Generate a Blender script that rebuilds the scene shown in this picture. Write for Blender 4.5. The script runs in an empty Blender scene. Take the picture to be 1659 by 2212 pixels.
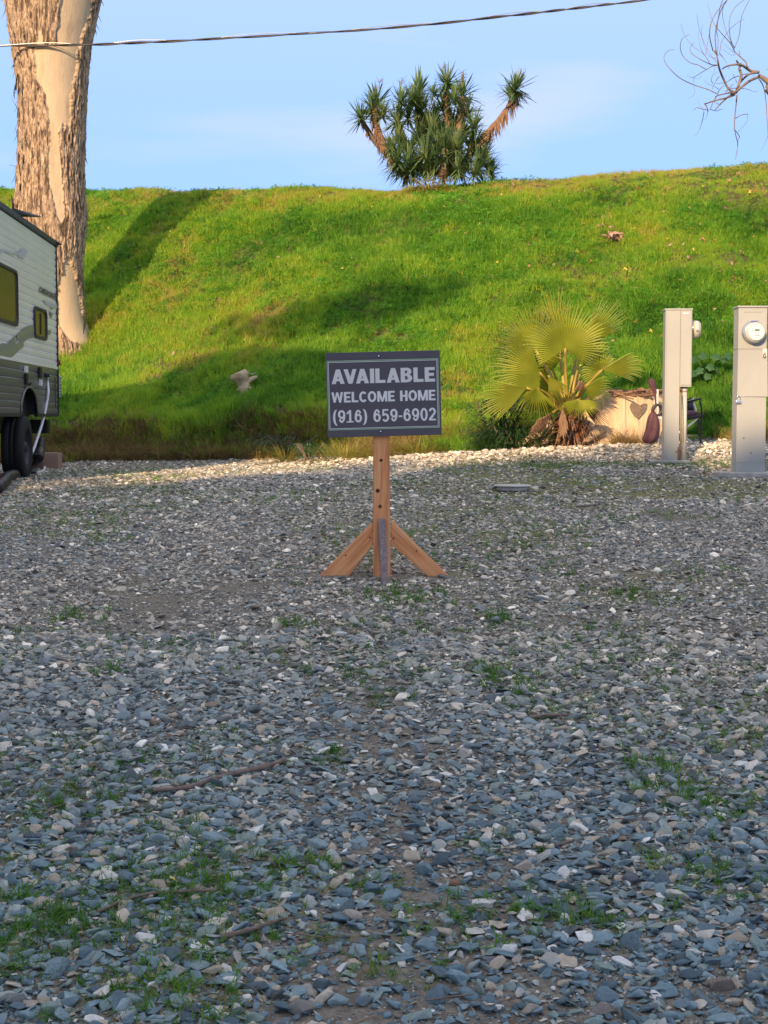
import bpy, bmesh, math, random
import numpy as np
from mathutils import Vector, Matrix, Euler, noise as mnoise
R = math.radians
random.seed(7); RNG = np.random.default_rng(11)
SC = bpy.context.scene
COL = SC.collection

# ------------------------------------------------------------------ camera
CH = 1.55; FPX = 3182.0; PITCH = R(3.71)
cam_d = bpy.data.cameras.new('camera'); cam = bpy.data.objects.new('camera', cam_d); COL.objects.link(cam)
cam.location = (0, 0, CH); cam.rotation_euler = (R(90) - PITCH, 0, 0)
cam_d.sensor_fit = 'VERTICAL'; cam_d.sensor_height = 36.0; cam_d.lens = 36.0 * FPX / 2212.0
cam_d.clip_start = .05; cam_d.clip_end = 2000
SC.camera = cam
# ------------------------------------------------------------------ sky, sun, exposure
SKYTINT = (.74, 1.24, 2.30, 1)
AZ, EL = 20.0, 22.0                        # the light travels towards +Y turned AZ degrees to +X, EL above the horizon
SUNT = Vector((math.sin(R(AZ)) * math.cos(R(EL)), math.cos(R(AZ)) * math.cos(R(EL)), -math.sin(R(EL))))
w = bpy.data.worlds.new('World'); SC.world = w; w.use_nodes = True
wn = w.node_tree.nodes; wl = w.node_tree.links; wn.clear()
wo = wn.new('ShaderNodeOutputWorld'); bg = wn.new('ShaderNodeBackground'); sky = wn.new('ShaderNodeTexSky')
sky.sky_type = 'NISHITA'; sky.sun_disc = False; sky.sun_elevation = R(EL); sky.sun_rotation = R(180 + AZ)
sky.air_density = 1.0; sky.dust_density = .6; sky.ozone_density = 1.6; sky.altitude = 50
tc = wn.new('ShaderNodeTexCoord'); mp = wn.new('ShaderNodeMapping'); mp.inputs['Scale'].default_value = (2.2, 2.2, 11.0); mp.inputs['Rotation'].default_value = (0, R(-14), 0)
nz = wn.new('ShaderNodeTexNoise'); nz.inputs['Scale'].default_value = 1.3; nz.inputs['Detail'].default_value = 5; nz.inputs['Roughness'].default_value = .45
cr = wn.new('ShaderNodeMapRange'); cr.inputs['From Min'].default_value = .42; cr.inputs['From Max'].default_value = .70; cr.inputs['To Max'].default_value = .6; cr.interpolation_type = 'SMOOTHSTEP'
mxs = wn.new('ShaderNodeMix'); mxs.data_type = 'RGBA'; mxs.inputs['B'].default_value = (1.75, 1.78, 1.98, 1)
wl.new(tc.outputs['Generated'], mp.inputs[0]); wl.new(mp.outputs[0], nz.inputs['Vector']); wl.new(nz.outputs['Fac'], cr.inputs['Value'])

# thin high cloud, with a veil overhead added to whiten and lift the fill light: paler from a few degrees above the horizon upwards, plus loose wisps
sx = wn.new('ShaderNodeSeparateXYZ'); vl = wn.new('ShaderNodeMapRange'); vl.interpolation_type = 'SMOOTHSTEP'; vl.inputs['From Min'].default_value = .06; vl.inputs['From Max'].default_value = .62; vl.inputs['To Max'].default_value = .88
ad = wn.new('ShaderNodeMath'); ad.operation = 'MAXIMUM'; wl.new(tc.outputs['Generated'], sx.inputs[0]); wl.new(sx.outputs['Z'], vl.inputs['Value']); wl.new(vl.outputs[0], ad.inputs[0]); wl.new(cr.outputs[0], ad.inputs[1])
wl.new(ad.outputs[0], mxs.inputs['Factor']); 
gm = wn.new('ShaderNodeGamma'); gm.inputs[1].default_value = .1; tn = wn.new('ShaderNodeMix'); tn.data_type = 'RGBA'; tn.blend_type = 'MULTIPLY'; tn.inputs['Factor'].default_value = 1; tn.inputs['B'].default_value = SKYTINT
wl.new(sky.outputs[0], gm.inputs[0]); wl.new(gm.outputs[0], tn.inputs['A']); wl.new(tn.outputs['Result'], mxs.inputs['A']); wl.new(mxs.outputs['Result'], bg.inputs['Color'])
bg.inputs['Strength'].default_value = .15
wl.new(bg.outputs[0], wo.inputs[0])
sd = bpy.data.lights.new('sun', 'SUN'); sd.energy = 2.0; sd.angle = R(.55); sd.color = (1.0, .72, .42)
so = bpy.data.objects.new('sun', sd); COL.objects.link(so); so.rotation_euler = SUNT.to_track_quat('-Z', 'Y').to_euler(); so.location = (-10, -20, 20)
SC.view_settings.view_transform = 'Standard'; SC.view_settings.look = 'None'; SC.view_settings.gamma = 1
SC.view_settings.use_curve_mapping = False; SC.view_settings.exposure = 1.68
SC.render.engine = 'CYCLES'; SC.cycles.max_bounces = 6; SC.cycles.diffuse_bounces = 3; SC.cycles.transparent_max_bounces = 8
SC.cycles.use_denoising = True

# ------------------------------------------------------------------ geometry of the place
def ray(u, v):
    a = (u - 829.5) / FPX; b = (1106 - v) / FPX; cp, sp = math.cos(PITCH), math.sin(PITCH)
    return (a, cp + b * sp, -sp + b * cp)
def at(u, v, Y):
    d = ray(u, v); k = Y / d[1]; return Vector((d[0] * k, Y, CH + d[2] * k))
def sst(t): t = np.clip(t, 0, 1); return t * t * (3 - 2 * t)
def smin(a, b, k): h = np.clip(.5 + .5 * (b - a) / k, 0, 1); return b * (1 - h) + a * h - k * h * (1 - h)
_perm = np.random.default_rng(3).random((256, 256))
def vnoise(x, y):
    x = np.asarray(x, float); y = np.asarray(y, float); xi = np.floor(x).astype(int); yi = np.floor(y).astype(int); fx = x - xi; fy = y - yi
    fx = fx * fx * (3 - 2 * fx); fy = fy * fy * (3 - 2 * fy); g = lambda a, b: _perm[a % 256, b % 256]
    return (g(xi, yi) * (1 - fx) + g(xi + 1, yi) * fx) * (1 - fy) + (g(xi, yi + 1) * (1 - fx) + g(xi + 1, yi + 1) * fx) * fy
def fbm(x, y, o=4):
    s = 0; a = .5; t = 0
    for i in range(o): s = s + a * vnoise(np.asarray(x) * 2 ** i + 17.3 * i, np.asarray(y) * 2 ** i + 5.1 * i); t += a; a *= .5
    return s / t
def foot(x): return 15.3 + np.where(x < 0, -.62 * np.maximum(x, -6), -.03 * x)
def height(x, y):
    x = np.asarray(x, float); y = np.asarray(y, float)
    front = -1.545 + .0854 * np.maximum(y, -3)
    sat = np.clip(-.47 + np.where(x < 0, .032 * x, .07 * x), -.72, -.12)
    g = smin(front, sat, .12)
    yf = foot(x) + .5 * (fbm(x * .8, y * 0 + 3) - .5); t = (y - yf) / 7.0
    zc = 3.47 + np.where(x < 0, -.085 * np.maximum(x, -9), .060 * np.minimum(x, 9)) + .06 * (fbm(x * .5, y * 0) - .5)
    s = np.clip(t, -.5, 40)
    up = smin(.5 * (s + np.sqrt(s * s + .05 ** 2)), 1.0 + 0 * s, .14)
    z = g + (zc - g) * up - .2 * np.clip(t - 1.1, 0, 8)
    sl = sst((t + .02) / .1) * (1 - sst((t - 1) / .3))
    z = z + sl * (.15 * (fbm(x * .7 + 4, y * .9) - .5) + .17 * (fbm(x * 2.3, y * 2.3 + 9) - .5))
    bank = sst((.5 - x) / 1.5)                                            # a little cut bank at the foot on the left
    z = z + bank * .25 * (sst(t / .05) - sst((t - .05) / .3))
    z = z + .03 * (fbm(x * .9, y * .9) - .5) + .012 * (fbm(x * 4, y * 4) - .5)
    return z + CH
def gz(x, y): return float(height(x, y))
def hit(u, v):
    d = ray(u, v); Y = np.arange(1.5, 60, .01); k = Y / d[1]; g = height(d[0] * k, Y); m = CH + d[2] * k <= g
    if not m.any(): return Vector(at(u, v, 22.5))
    i = int(np.argmax(m)); return Vector((d[0] * k[i], Y[i], g[i]))

# ------------------------------------------------------------------ helpers
def link(name, me, mats=(), parent=None):
    o = bpy.data.objects.new(name, me); COL.objects.link(o)
    for m in (mats if isinstance(mats, (list, tuple)) else (mats,)):
        if me is not None and m is not None and len(me.materials) < len(mats if isinstance(mats, (list, tuple)) else (mats,)): me.materials.append(m)
    if parent: o.parent = parent
    return o
def pyd(name, V, Fc, mat, parent=None, smooth=False, mi=None, origin=None):
    if origin is not None: V = [Vector(v) - Vector(origin) for v in V]
    me = bpy.data.meshes.new(name); me.from_pydata([tuple(v) for v in V], [], Fc); me.update()
    if smooth: me.polygons.foreach_set('use_smooth', [True] * len(me.polygons))
    if mi is not None: me.polygons.foreach_set('material_index', mi)
    o = link(name, me, mat, parent)
    if origin is not None: o.location = origin
    return o
def bmo(name, bm, mat, parent=None, smooth=False):
    me = bpy.data.meshes.new(name); bmesh.ops.recalc_face_normals(bm, faces=bm.faces); bm.to_mesh(me); bm.free()
    if smooth: me.polygons.foreach_set('use_smooth', [True] * len(me.polygons))
    return link(name, me, mat, parent)
def box(name, c, s, mat, parent=None, rot=None, bev=.004):
    bm = bmesh.new(); bmesh.ops.create_cube(bm, size=1)
    for v in bm.verts: v.co = Vector((v.co.x * s[0], v.co.y * s[1], v.co.z * s[2]))
    if bev: bmesh.ops.bevel(bm, geom=bm.edges[:], offset=min(bev, min(s) * .3), segments=2, affect='EDGES', profile=.6)
    M = Matrix.Translation(Vector(c)) @ (rot.to_matrix().to_4x4() if rot is not None else Matrix())
    bmesh.ops.transform(bm, matrix=M, verts=bm.verts)
    return bmo(name, bm, mat, parent)
def cyl(name, a, b, r1, r2, mat, parent=None, n=20, bev=0, smooth=True):
    a = Vector(a); b = Vector(b); d = b - a; bm = bmesh.new()
    bmesh.ops.create_cone(bm, cap_ends=True, segments=n, radius1=r1, radius2=r2, depth=d.length)
    if bev: bmesh.ops.bevel(bm, geom=[e for e in bm.edges if e.calc_face_angle(0) > .8], offset=bev, segments=2, affect='EDGES')
    M = Matrix.Translation((a + b) / 2) @ d.to_track_quat('Z', 'Y').to_matrix().to_4x4()
    bmesh.ops.transform(bm, matrix=M, verts=bm.verts)
    o = bmo(name, bm, mat, parent)
    if smooth:
        for p in o.data.polygons: p.use_smooth = len(p.vertices) == 4
    return o
def smooth_path(pts, n=6):
    P_ = [Vector(p) for p in pts]; out = []
    Q = [P_[0] * 2 - P_[1]] + P_ + [P_[-1] * 2 - P_[-2]]
    for i in range(1, len(Q) - 2):
        for k in range(n):
            t = k / n; a, b, c, d = Q[i - 1], Q[i], Q[i + 1], Q[i + 2]
            out.append(.5 * ((2 * b) + (c - a) * t + (2 * a - 5 * b + 4 * c - d) * t * t + (3 * b - a - 3 * c + d) * t ** 3))
    out.append(P_[-1]); return out
def tubegeo(pts, rad, n=8, V=None, Fc=None, jit=0):
    V = [] if V is None else V; Fc = [] if Fc is None else Fc; b0 = len(V); up = Vector((0.13, .31, 1)).normalized()
    m = len(pts)
    for i, p in enumerate(pts):
        t = (pts[min(i + 1, m - 1)] - pts[max(i - 1, 0)]).normalized(); s = t.cross(up)
        if s.length < 1e-3: s = t.cross(Vector((1, 0, 0)))
        s.normalize(); u = s.cross(t); r = rad(i / (m - 1)) if callable(rad) else rad
        for k in range(n):
            a = 2 * math.pi * k / n; rr = r * (1 + (random.uniform(-jit, jit) if jit else 0)); V.append(p + s * math.cos(a) * rr + u * math.sin(a) * rr)
    for i in range(m - 1):
        for k in range(n):
            Fc.append((b0 + i * n + k, b0 + i * n + (k + 1) % n, b0 + (i + 1) * n + (k + 1) % n, b0 + (i + 1) * n + k))
    Fc.append(tuple(b0 + k for k in range(n))[::-1]); Fc.append(tuple(b0 + (m - 1) * n + k for k in range(n)))
    return V, Fc
def tube(name, pts, rad, mat, parent=None, n=8, sm=6, jit=0):
    V, Fc = tubegeo(smooth_path(pts, sm) if sm else [Vector(p) for p in pts], rad, n, jit=jit)
    return pyd(name, V, Fc, mat, parent, smooth=True)
def tag(o, label, cat, group=None):
    o['label'] = label; o['category'] = cat
    if group: o['group'] = group
    return o
def thing(name, label, cat, loc=(0, 0, 0), group=None):
    o = bpy.data.objects.new(name, None); COL.objects.link(o); o.location = loc; o.empty_display_size = .1
    return tag(o, label, cat, group)
def adopt(root):                       # parts were built in world coordinates: keep them there under a root that stands elsewhere
    inv = Matrix.Translation(-Vector(root.location))
    done = set()
    for c in list(root.children):
        if c.data and c.data.name not in done and tuple(c.location) == (0, 0, 0):
            c.data.transform(inv); done.add(c.data.name)
            for g in c.children:
                if g.data and g.data.name not in done and tuple(g.location) == (0, 0, 0): g.data.transform(inv); done.add(g.data.name)

# ------------------------------------------------------------------ materials
def M(name, base=(.5, .5, .5), rough=.7, metal=0, spec=.4):
    m = bpy.data.materials.new(name); m.use_nodes = True; b = m.node_tree.nodes['Principled BSDF']
    b.inputs['Base Color'].default_value = (*base, 1); b.inputs['Roughness'].default_value = rough; b.inputs['Metallic'].default_value = metal
    b.inputs['Specular IOR Level'].default_value = spec
    return m
def N(m, t, **kw):
    n = m.node_tree.nodes.new(t)
    for k, v in kw.items():
        if k in n.inputs: n.inputs[k].default_value = v
        else: setattr(n, k, v)
    return n
def L(m, a, b): m.node_tree.links.new(a, b)
def BS(m): return m.node_tree.nodes['Principled BSDF']
def ramp(m, fac, stops, interp='LINEAR'):
    r = N(m, 'ShaderNodeValToRGB'); r.color_ramp.interpolation = interp; e = r.color_ramp.elements
    while len(e) < len(stops): e.new(.5)
    for x, (p, c) in zip(e, stops): x.position = p; x.color = (*c, 1)
    L(m, fac, r.inputs[0]); return r.outputs['Color']
def noi(m, scale=5, detail=4, rough=.55, sc=None, co='Object', dist=0):
    t = N(m, 'ShaderNodeTexCoord'); mp = N(m, 'ShaderNodeMapping'); mp.inputs['Scale'].default_value = sc or (1, 1, 1)
    n = N(m, 'ShaderNodeTexNoise'); n.inputs['Scale'].default_value = scale; n.inputs['Detail'].default_value = detail; n.inputs['Roughness'].default_value = rough; n.inputs['Distortion'].default_value = dist
    L(m, t.outputs[co], mp.inputs[0]); L(m, mp.outputs[0], n.inputs['Vector']); return n.outputs['Fac']
def mix(m, fac, a, b, mode='MIX'):
    x = N(m, 'ShaderNodeMix', data_type='RGBA', blend_type=mode)
    for s, v in ((x.inputs['Factor'], fac), (x.inputs['A'], a), (x.inputs['B'], b)):
        if isinstance(v, (int, float)): s.default_value = v
        elif isinstance(v, tuple): s.default_value = (*v, 1)
        else: L(m, v, s)
    return x.outputs['Result']
def bump(m, h, strength=.3, dist=.01):
    b = N(m, 'ShaderNodeBump'); b.inputs['Strength'].default_value = strength; b.inputs['Distance'].default_value = dist
    L(m, h, b.inputs['Height']); L(m, b.outputs[0], BS(m).inputs['Normal'])
def wear(name, base, dark, rough=.6, scale=6, amt=(.35, .7), sc=None, bmp=.15, metal=0, spec=.4, bscale=60):
    m = M(name, base, rough, metal, spec); f = noi(m, scale, 6, .6, sc)
    L(m, ramp(m, f, [(amt[0], dark), (amt[1], base)]), BS(m).inputs['Base Color'])
    if bmp: bump(m, noi(m, bscale, 3, .5, sc), bmp, .003)
    return m
def attr(m, name, inst=False):
    a = N(m, 'ShaderNodeAttribute', attribute_name=name, attribute_type='INSTANCER' if inst else 'GEOMETRY'); return a
def leafmat(name, stops, trans=.35, rough=.55, inst=True, spec=.25):
    m = M(name, (.1, .2, .03), rough, 0, spec)
    if inst: fac = attr(m, 'tint', True).outputs['Fac']
    else: fac = noi(m, 3, 2)
    c = ramp(m, fac, stops); L(m, c, BS(m).inputs['Base Color'])
    tr = N(m, 'ShaderNodeBsdfTranslucent'); L(m, mix(m, 1.0, c, (1.25, 1.2, .7), 'MULTIPLY'), tr.inputs['Color'])
    ms = N(m, 'ShaderNodeMixShader'); ms.inputs[0].default_value = trans
    out = m.node_tree.nodes['Material Output']; L(m, BS(m).outputs[0], ms.inputs[1]); L(m, tr.outputs[0], ms.inputs[2]); L(m, ms.outputs[0], out.inputs['Surface'])
    return m

# ground: packed dirt and fines on the lot, dark soil on the embankment
m_ground = M('dirt', (.2, .17, .14), .95, 0, .2)
_g = attr(m_ground, 'soil').outputs['Fac']; _m2 = attr(m_ground, 'moss').outputs['Fac']
_dirt = ramp(m_ground, noi(m_ground, 45, 6, .7), [(.3, (.12, .105, .09)), (.5, (.24, .205, .165)), (.72, (.40, .35, .29))])
_mossc = ramp(m_ground, noi(m_ground, 60, 4, .7), [(.3, (.14, .13, .055)), (.7, (.32, .29, .13))])
_soil = ramp(m_ground, noi(m_ground, 9, 6, .7), [(.3, (.05, .06, .015)), (.7, (.16, .14, .06))])
L(m_ground, mix(m_ground, _g, mix(m_ground, _m2, _dirt, _mossc), _soil), BS(m_ground).inputs['Base Color'])
bump(m_ground, noi(m_ground, 70, 5, .7), .8, .02)

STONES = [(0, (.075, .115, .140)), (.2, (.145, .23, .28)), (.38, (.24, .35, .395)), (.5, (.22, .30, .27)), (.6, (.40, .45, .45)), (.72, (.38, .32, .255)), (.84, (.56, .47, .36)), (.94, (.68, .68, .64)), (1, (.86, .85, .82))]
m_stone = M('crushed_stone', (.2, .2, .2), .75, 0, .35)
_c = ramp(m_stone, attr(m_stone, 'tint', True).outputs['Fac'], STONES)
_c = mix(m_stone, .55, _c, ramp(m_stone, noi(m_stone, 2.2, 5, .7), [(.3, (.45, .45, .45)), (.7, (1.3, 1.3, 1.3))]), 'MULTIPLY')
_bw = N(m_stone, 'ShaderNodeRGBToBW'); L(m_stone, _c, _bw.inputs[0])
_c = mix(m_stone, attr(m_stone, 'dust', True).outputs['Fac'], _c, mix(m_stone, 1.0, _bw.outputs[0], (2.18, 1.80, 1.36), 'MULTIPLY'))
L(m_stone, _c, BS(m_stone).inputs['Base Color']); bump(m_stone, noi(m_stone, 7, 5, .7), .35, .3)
m_soilrock = {}
def rockmat(c):
    k = tuple(c)
    if k not in m_soilrock:
        m = M('rock_surface', c, .85, 0, .3); f = noi(m, 22, 7, .7)
        L(m, ramp(m, f, [(.3, tuple(x * .55 for x in c)), (.55, c), (.75, tuple(min(1, x * 1.35) for x in c))]), BS(m).inputs['Base Color'])
        bump(m, noi(m, 60, 5, .7), .6, .008); m_soilrock[k] = m
    return m_soilrock[k]

m_weed = leafmat('weed_blade', [(0, (.035, .11, .02)), (.4, (.085, .22, .028)), (.7, (.18, .31, .04)), (1, (.32, .27, .10))], .35)
m_grass = leafmat('grass_blade', [(0, (.045, .15, .022)), (.3, (.175, .38, .045)), (.6, (.35, .53, .06)), (.82, (.46, .52, .06)), (1, (.60, .45, .18))], .5)
m_clover = leafmat('clover_leaf', [(0, (.030, .13, .022)), (.5, (.12, .36, .032)), (1, (.28, .52, .04))], .3)
m_dry = leafmat('dry_grass', [(0, (.10, .075, .04)), (.4, (.22, .15, .07)), (.75, (.42, .30, .12)), (1, (.30, .30, .07))], .35, .7)
m_yucca = leafmat('yucca_leaf', [(.2, (.06, .12, .07)), (.5, (.13, .21, .09)), (.8, (.28, .33, .13))], .2, .45, inst=False)
m_dead = wear('dead_leaf_thatch', (.36, .21, .13), (.13, .075, .05), .9, 22, (.3, .7), (3, 3, .6), .4)
m_palm = leafmat('palm_blade', [(.25, (.20, .25, .03)), (.55, (.36, .40, .05)), (.85, (.54, .50, .12))], .3, .4, inst=False, spec=.4)
m_petiole = wear('palm_petiole', (.50, .36, .06), (.28, .22, .05), .5, 9, (.3, .7), None, .1)
m_fibre = wear('palm_fibre', (.34, .14, .07), (.14, .06, .03), .9, 30, (.3, .7), (1, 1, .3), .6)
m_wood = M('new_cedar', (.55, .3, .14), .7, 0, .3)
_w = noi(m_wood, 5, 5, .6, (9, 9, .55), dist=.4)
L(m_wood, ramp(m_wood, _w, [(.3, (.55, .19, .075)), (.5, (.84, .35, .145)), (.68, (.93, .49, .24))]), BS(m_wood).inputs['Base Color']); bump(m_wood, noi(m_wood, 22, 4, .6, (9, 9, .5)), .3, .002)
m_woodL = M('new_cedar_angled', (.55, .3, .14), .7, 0, .3)
m_grey = M('weathered_stake', (.3, .25, .24), .85, 0, .3)
_w = noi(m_grey, 9, 5, .65, (22, 22, .5))
L(m_grey, ramp(m_grey, _w, [(.3, (.10, .075, .075)), (.52, (.26, .20, .20)), (.7, (.44, .37, .36))]), BS(m_grey).inputs['Base Color']); bump(m_grey, _w, .5, .004)
m_knot = wear('wood_knot', (.14, .055, .025), (.06, .025, .012), .7, 60)
m_board = wear('sign_face', (.115, .095, .11), (.098, .082, .096), .38, 3, (.3, .7), None, .04, 0, .5)
m_boardback = M('sign_core', (.62, .50, .33), .8)
m_white = wear('white_print', (.93, .87, .84), (.86, .81, .78), .5, 8, (.3, .7), None, 0)
m_lite = M('pale_print', (.84, .79, .75), .5)
m_green = M('green_print', (.42, .60, .36), .5)
m_chrome = M('screw_metal', (.8, .8, .82), .2, 1)
m_ped = wear('painted_steel', (.42, .415, .385), (.36, .355, .33), .45, 2.2, (.25, .6), (1, 1, .6), .05, 0, .45)
m_pedseam = M('steel_seam', (.30, .27, .23), .6)
m_conc = wear('concrete', (.55, .52, .47), (.32, .29, .25), .9, 12, (.3, .7), None, .5)
m_pvc = wear('pvc_pipe', (.66, .62, .56), (.5, .46, .40), .4, 6, (.3, .7), None, .03)
m_glass = M('meter_glass', (.58, .54, .47), .08, 0, .8)
m_dial = M('meter_face', (.80, .77, .70), .4)
m_lcd = M('meter_display', (.16, .18, .14), .3)
m_ring = M('meter_ring', (.62, .62, .62), .28, .9)
m_copper = wear('ground_rod', (.30, .17, .09), (.15, .09, .06), .6, 30, metal=.4)
m_black = M('black_plastic', (.015, .015, .016), .45)
m_rvw = wear('white_siding', (.86, .84, .80), (.70, .69, .67), .22, 1.5, (.3, .7), (.6, .6, 1), .0, 0, .6)
m_rvg = wear('grey_siding', (.17, .15, .14), (.13, .115, .11), .30, 3, (.3, .7), None, .0, 0, .5)
m_rvtrim = M('dark_trim', (.035, .03, .032), .5)
m_decal = M('graphite_decal', (.20, .21, .20), .35); m_decal2 = M('olive_decal', (.24, .245, .18), .35); m_decal3 = M('pale_grey_decal', (.50, .51, .52), .35)
m_win = M('tinted_window', (.10, .07, .03), .18, 0, .08)
m_red = M('red_lens', (.35, .03, .03), .25)
m_tyre = wear('tyre_rubber', (.013, .012, .013), (.008, .008, .009), .75, 20)
m_rim = M('rim_metal', (.04, .04, .043), .5, .4)
m_hose = M('white_hose', (.78, .76, .80), .4)
m_sewer = wear('sewer_hose_vinyl', (.040, .026, .026), (.02, .014, .014), .45, 30)
m_maroon = wear('maroon_canvas', (.145, .066, .078), (.09, .04, .05), .85, 9, (.3, .7), None, .3, bscale=200)
m_pole = M('white_chair_tube', (.72, .68, .62), .35)
m_blacktube = M('black_chair_tube', (.03, .028, .03), .4)
m_stick = wear('stick_bark', (.27, .20, .165), (.14, .10, .085), .9, 30, (.3, .7), None, .6)
m_branch = wear('bare_branch_bark', (.27, .20, .16), (.17, .12, .10), .85, 9, (.3, .7), None, .4)
m_cable = M('cable_jacket', (.05, .04, .045), .45)
m_leafo = wear('dead_leaf_orange', (.50, .24, .10), (.32, .14, .06), .8, 40)
m_leafy = M('yellow_leaf', (.62, .50, .10), .7); m_leafp = wear('pink_tan_leaf', (.50, .33, .24), (.33, .2, .14), .8, 60)
m_plank = wear('old_board', (.38, .30, .22), (.2, .16, .12), .85, 12, (.3, .7), None, .4)
m_crown = leafmat('tree_foliage', [(.2, (.03, .07, .02)), (.6, (.06, .12, .03)), (.9, (.10, .16, .04))], .2, inst=False)
m_trunk = wear('tree_bark', (.22, .16, .12), (.10, .07, .05), .9, 5, (.3, .7), (3, 3, .5), .6)

# ------------------------------------------------------------------ ground sheet
def axis(a, b, c, d, fine, coarse):
    l = list(np.arange(b, c, fine)); s = fine; x = b
    lo = []
    while x > a: s = min(s * 1.35, coarse); x -= s; lo.append(x)
    hi = []; s = fine; x = l[-1]
    while x < d: s = min(s * 1.35, coarse); x += s; hi.append(x)
    return np.array(lo[::-1] + l + hi)
gx = axis(-400, -8.5, 8.5, 400, .1, 30); gy = axis(-300, 1.5, 26, 700, .09, 40)
X, Y = np.meshgrid(gx, gy); Zg = height(X, Y); nx, ny = len(gx), len(gy)
V = np.stack([X.ravel(), Y.ravel(), Zg.ravel()], 1)
idx = np.arange(nx * ny).reshape(ny, nx); Fq = np.stack([idx[:-1, :-1].ravel(), idx[:-1, 1:].ravel(), idx[1:, 1:].ravel(), idx[1:, :-1].ravel()], 1)
me = bpy.data.meshes.new('ground'); me.vertices.add(len(V)); me.vertices.foreach_set('co', V.ravel())
me.loops.add(Fq.size); me.loops.foreach_set('vertex_index', Fq.ravel()); me.polygons.add(len(Fq)); me.polygons.foreach_set('loop_start', np.arange(0, Fq.size, 4)); me.update(calc_edges=True)
me.polygons.foreach_set('use_smooth', np.ones(len(Fq), bool))
def soilmask(x, y): return sst((y - foot(x) + .25 + .5 * (fbm(x * 1.5, y * 1.5) - .5)) / .5)
def mossmask(x, y): return sst((fbm(x * .9 + 31, y * .7) - .43) / .16) * sst((y - 5.5) / 4) * (.45 + .55 * sst((x + 1.5) / 3))
for nm, fn in (('soil', soilmask), ('moss', mossmask)):
    a = me.attributes.new(nm, 'FLOAT', 'POINT'); a.data.foreach_set('value', np.asarray(fn(X, Y), float).ravel())
g = link('ground', me, [m_ground]); g['kind'] = 'structure'

# ------------------------------------------------------------------ scatter (only for gravel, grass and litter nobody could count)
def scatter(name, kind_objs, pos, rot, scl, attrs, label=None):
    srcs = bpy.data.collections.new(name + '_pieces')
    for o in kind_objs:
        for c in list(o.users_collection): c.objects.unlink(o)
        srcs.objects.link(o)
    n = len(pos); me = bpy.data.meshes.new(name); me.vertices.add(n); me.vertices.foreach_set('co', np.asarray(pos, float).ravel())
    def add(nm, ty, arr, key): a = me.attributes.new(nm, ty, 'POINT'); a.data.foreach_set(key, np.ascontiguousarray(arr).ravel())
    add('rot', 'FLOAT_VECTOR', np.asarray(rot, np.float32), 'vector'); add('scl', 'FLOAT_VECTOR', np.asarray(scl, np.float32), 'vector')
    add('pick', 'INT', RNG.integers(0, len(kind_objs), n).astype(np.int32), 'value')
    for k, v in attrs.items(): add(k, 'FLOAT', np.asarray(v, np.float32), 'value')
    o = link(name, me); o['kind'] = 'stuff'
    if label: o['label'] = label
    ng = bpy.data.node_groups.new(name, 'GeometryNodeTree')
    ng.interface.new_socket('Geometry', in_out='INPUT', socket_type='NodeSocketGeometry'); ng.interface.new_socket('Geometry', in_out='OUTPUT', socket_type='NodeSocketGeometry')
    nd = ng.nodes; gi = nd.new('NodeGroupInput'); go = nd.new('NodeGroupOutput'); ci = nd.new('GeometryNodeCollectionInfo'); ip = nd.new('GeometryNodeInstanceOnPoints')
    ci.inputs['Collection'].default_value = srcs; ci.inputs['Separate Children'].default_value = True; ci.inputs['Reset Children'].default_value = True
    def na(nm, ty): x = nd.new('GeometryNodeInputNamedAttribute'); x.data_type = ty; x.inputs['Name'].default_value = nm; return x.outputs['Attribute']
    lk = ng.links; lk.new(gi.outputs[0], ip.inputs['Points']); lk.new(ci.outputs[0], ip.inputs['Instance']); ip.inputs['Pick Instance'].default_value = True
    lk.new(na('pick', 'INT'), ip.inputs['Instance Index']); lk.new(na('scl', 'FLOAT_VECTOR'), ip.inputs['Scale'])
    er = nd.new('FunctionNodeEulerToRotation'); lk.new(na('rot', 'FLOAT_VECTOR'), er.inputs[0]); lk.new(er.outputs[0], ip.inputs['Rotation'])
    lk.new(ip.outputs[0], go.inputs[0]); md = o.modifiers.new('scatter', 'NODES'); md.node_group = ng
    return o
def stone_mesh(name, flat, npts, seed, mat, bevel=.06, rounded=False):
    rnd = random.Random(seed); bm = bmesh.new()
    for i in range(npts):
        d = Vector((rnd.gauss(0, 1), rnd.gauss(0, 1), rnd.gauss(0, 1))).normalized() * rnd.uniform(.75, 1) * .5
        bm.verts.new((d.x * rnd.uniform(.9, 1.1), d.y * .75, d.z * flat))
    r = bmesh.ops.convex_hull(bm, input=bm.verts); bmesh.ops.delete(bm, geom=[e for e in r['geom_interior'] if isinstance(e, bmesh.types.BMVert)], context='VERTS')
    bmesh.ops.dissolve_limit(bm, angle_limit=R(12), verts=bm.verts, edges=bm.edges)
    if bevel: bmesh.ops.bevel(bm, geom=bm.edges[:], offset=bevel, segments=2 if rounded else 1, affect='EDGES', profile=.5, clamp_overlap=True)
    bmesh.ops.triangulate(bm, faces=bm.faces)
    o = bmo(name, bm, mat, None, rounded); return o
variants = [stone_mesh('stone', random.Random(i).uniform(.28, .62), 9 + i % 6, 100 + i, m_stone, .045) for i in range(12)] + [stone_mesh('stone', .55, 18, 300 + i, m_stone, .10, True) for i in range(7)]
def lot(n, y0, y1, size, sig, power=1.0):
    n = int(n * (.29 * y1 + 1.9) / (.29 * y1 + .9))
    y = y0 + (y1 - y0) * RNG.random(n) ** power; hw = .29 * y + 1.9; x = (RNG.random(n) * 2 - 1) * hw
    keep = RNG.random(n) < hw / (.29 * y1 + 1.9); return x[keep], y[keep]
xs, ys, ss = [], [], []
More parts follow.
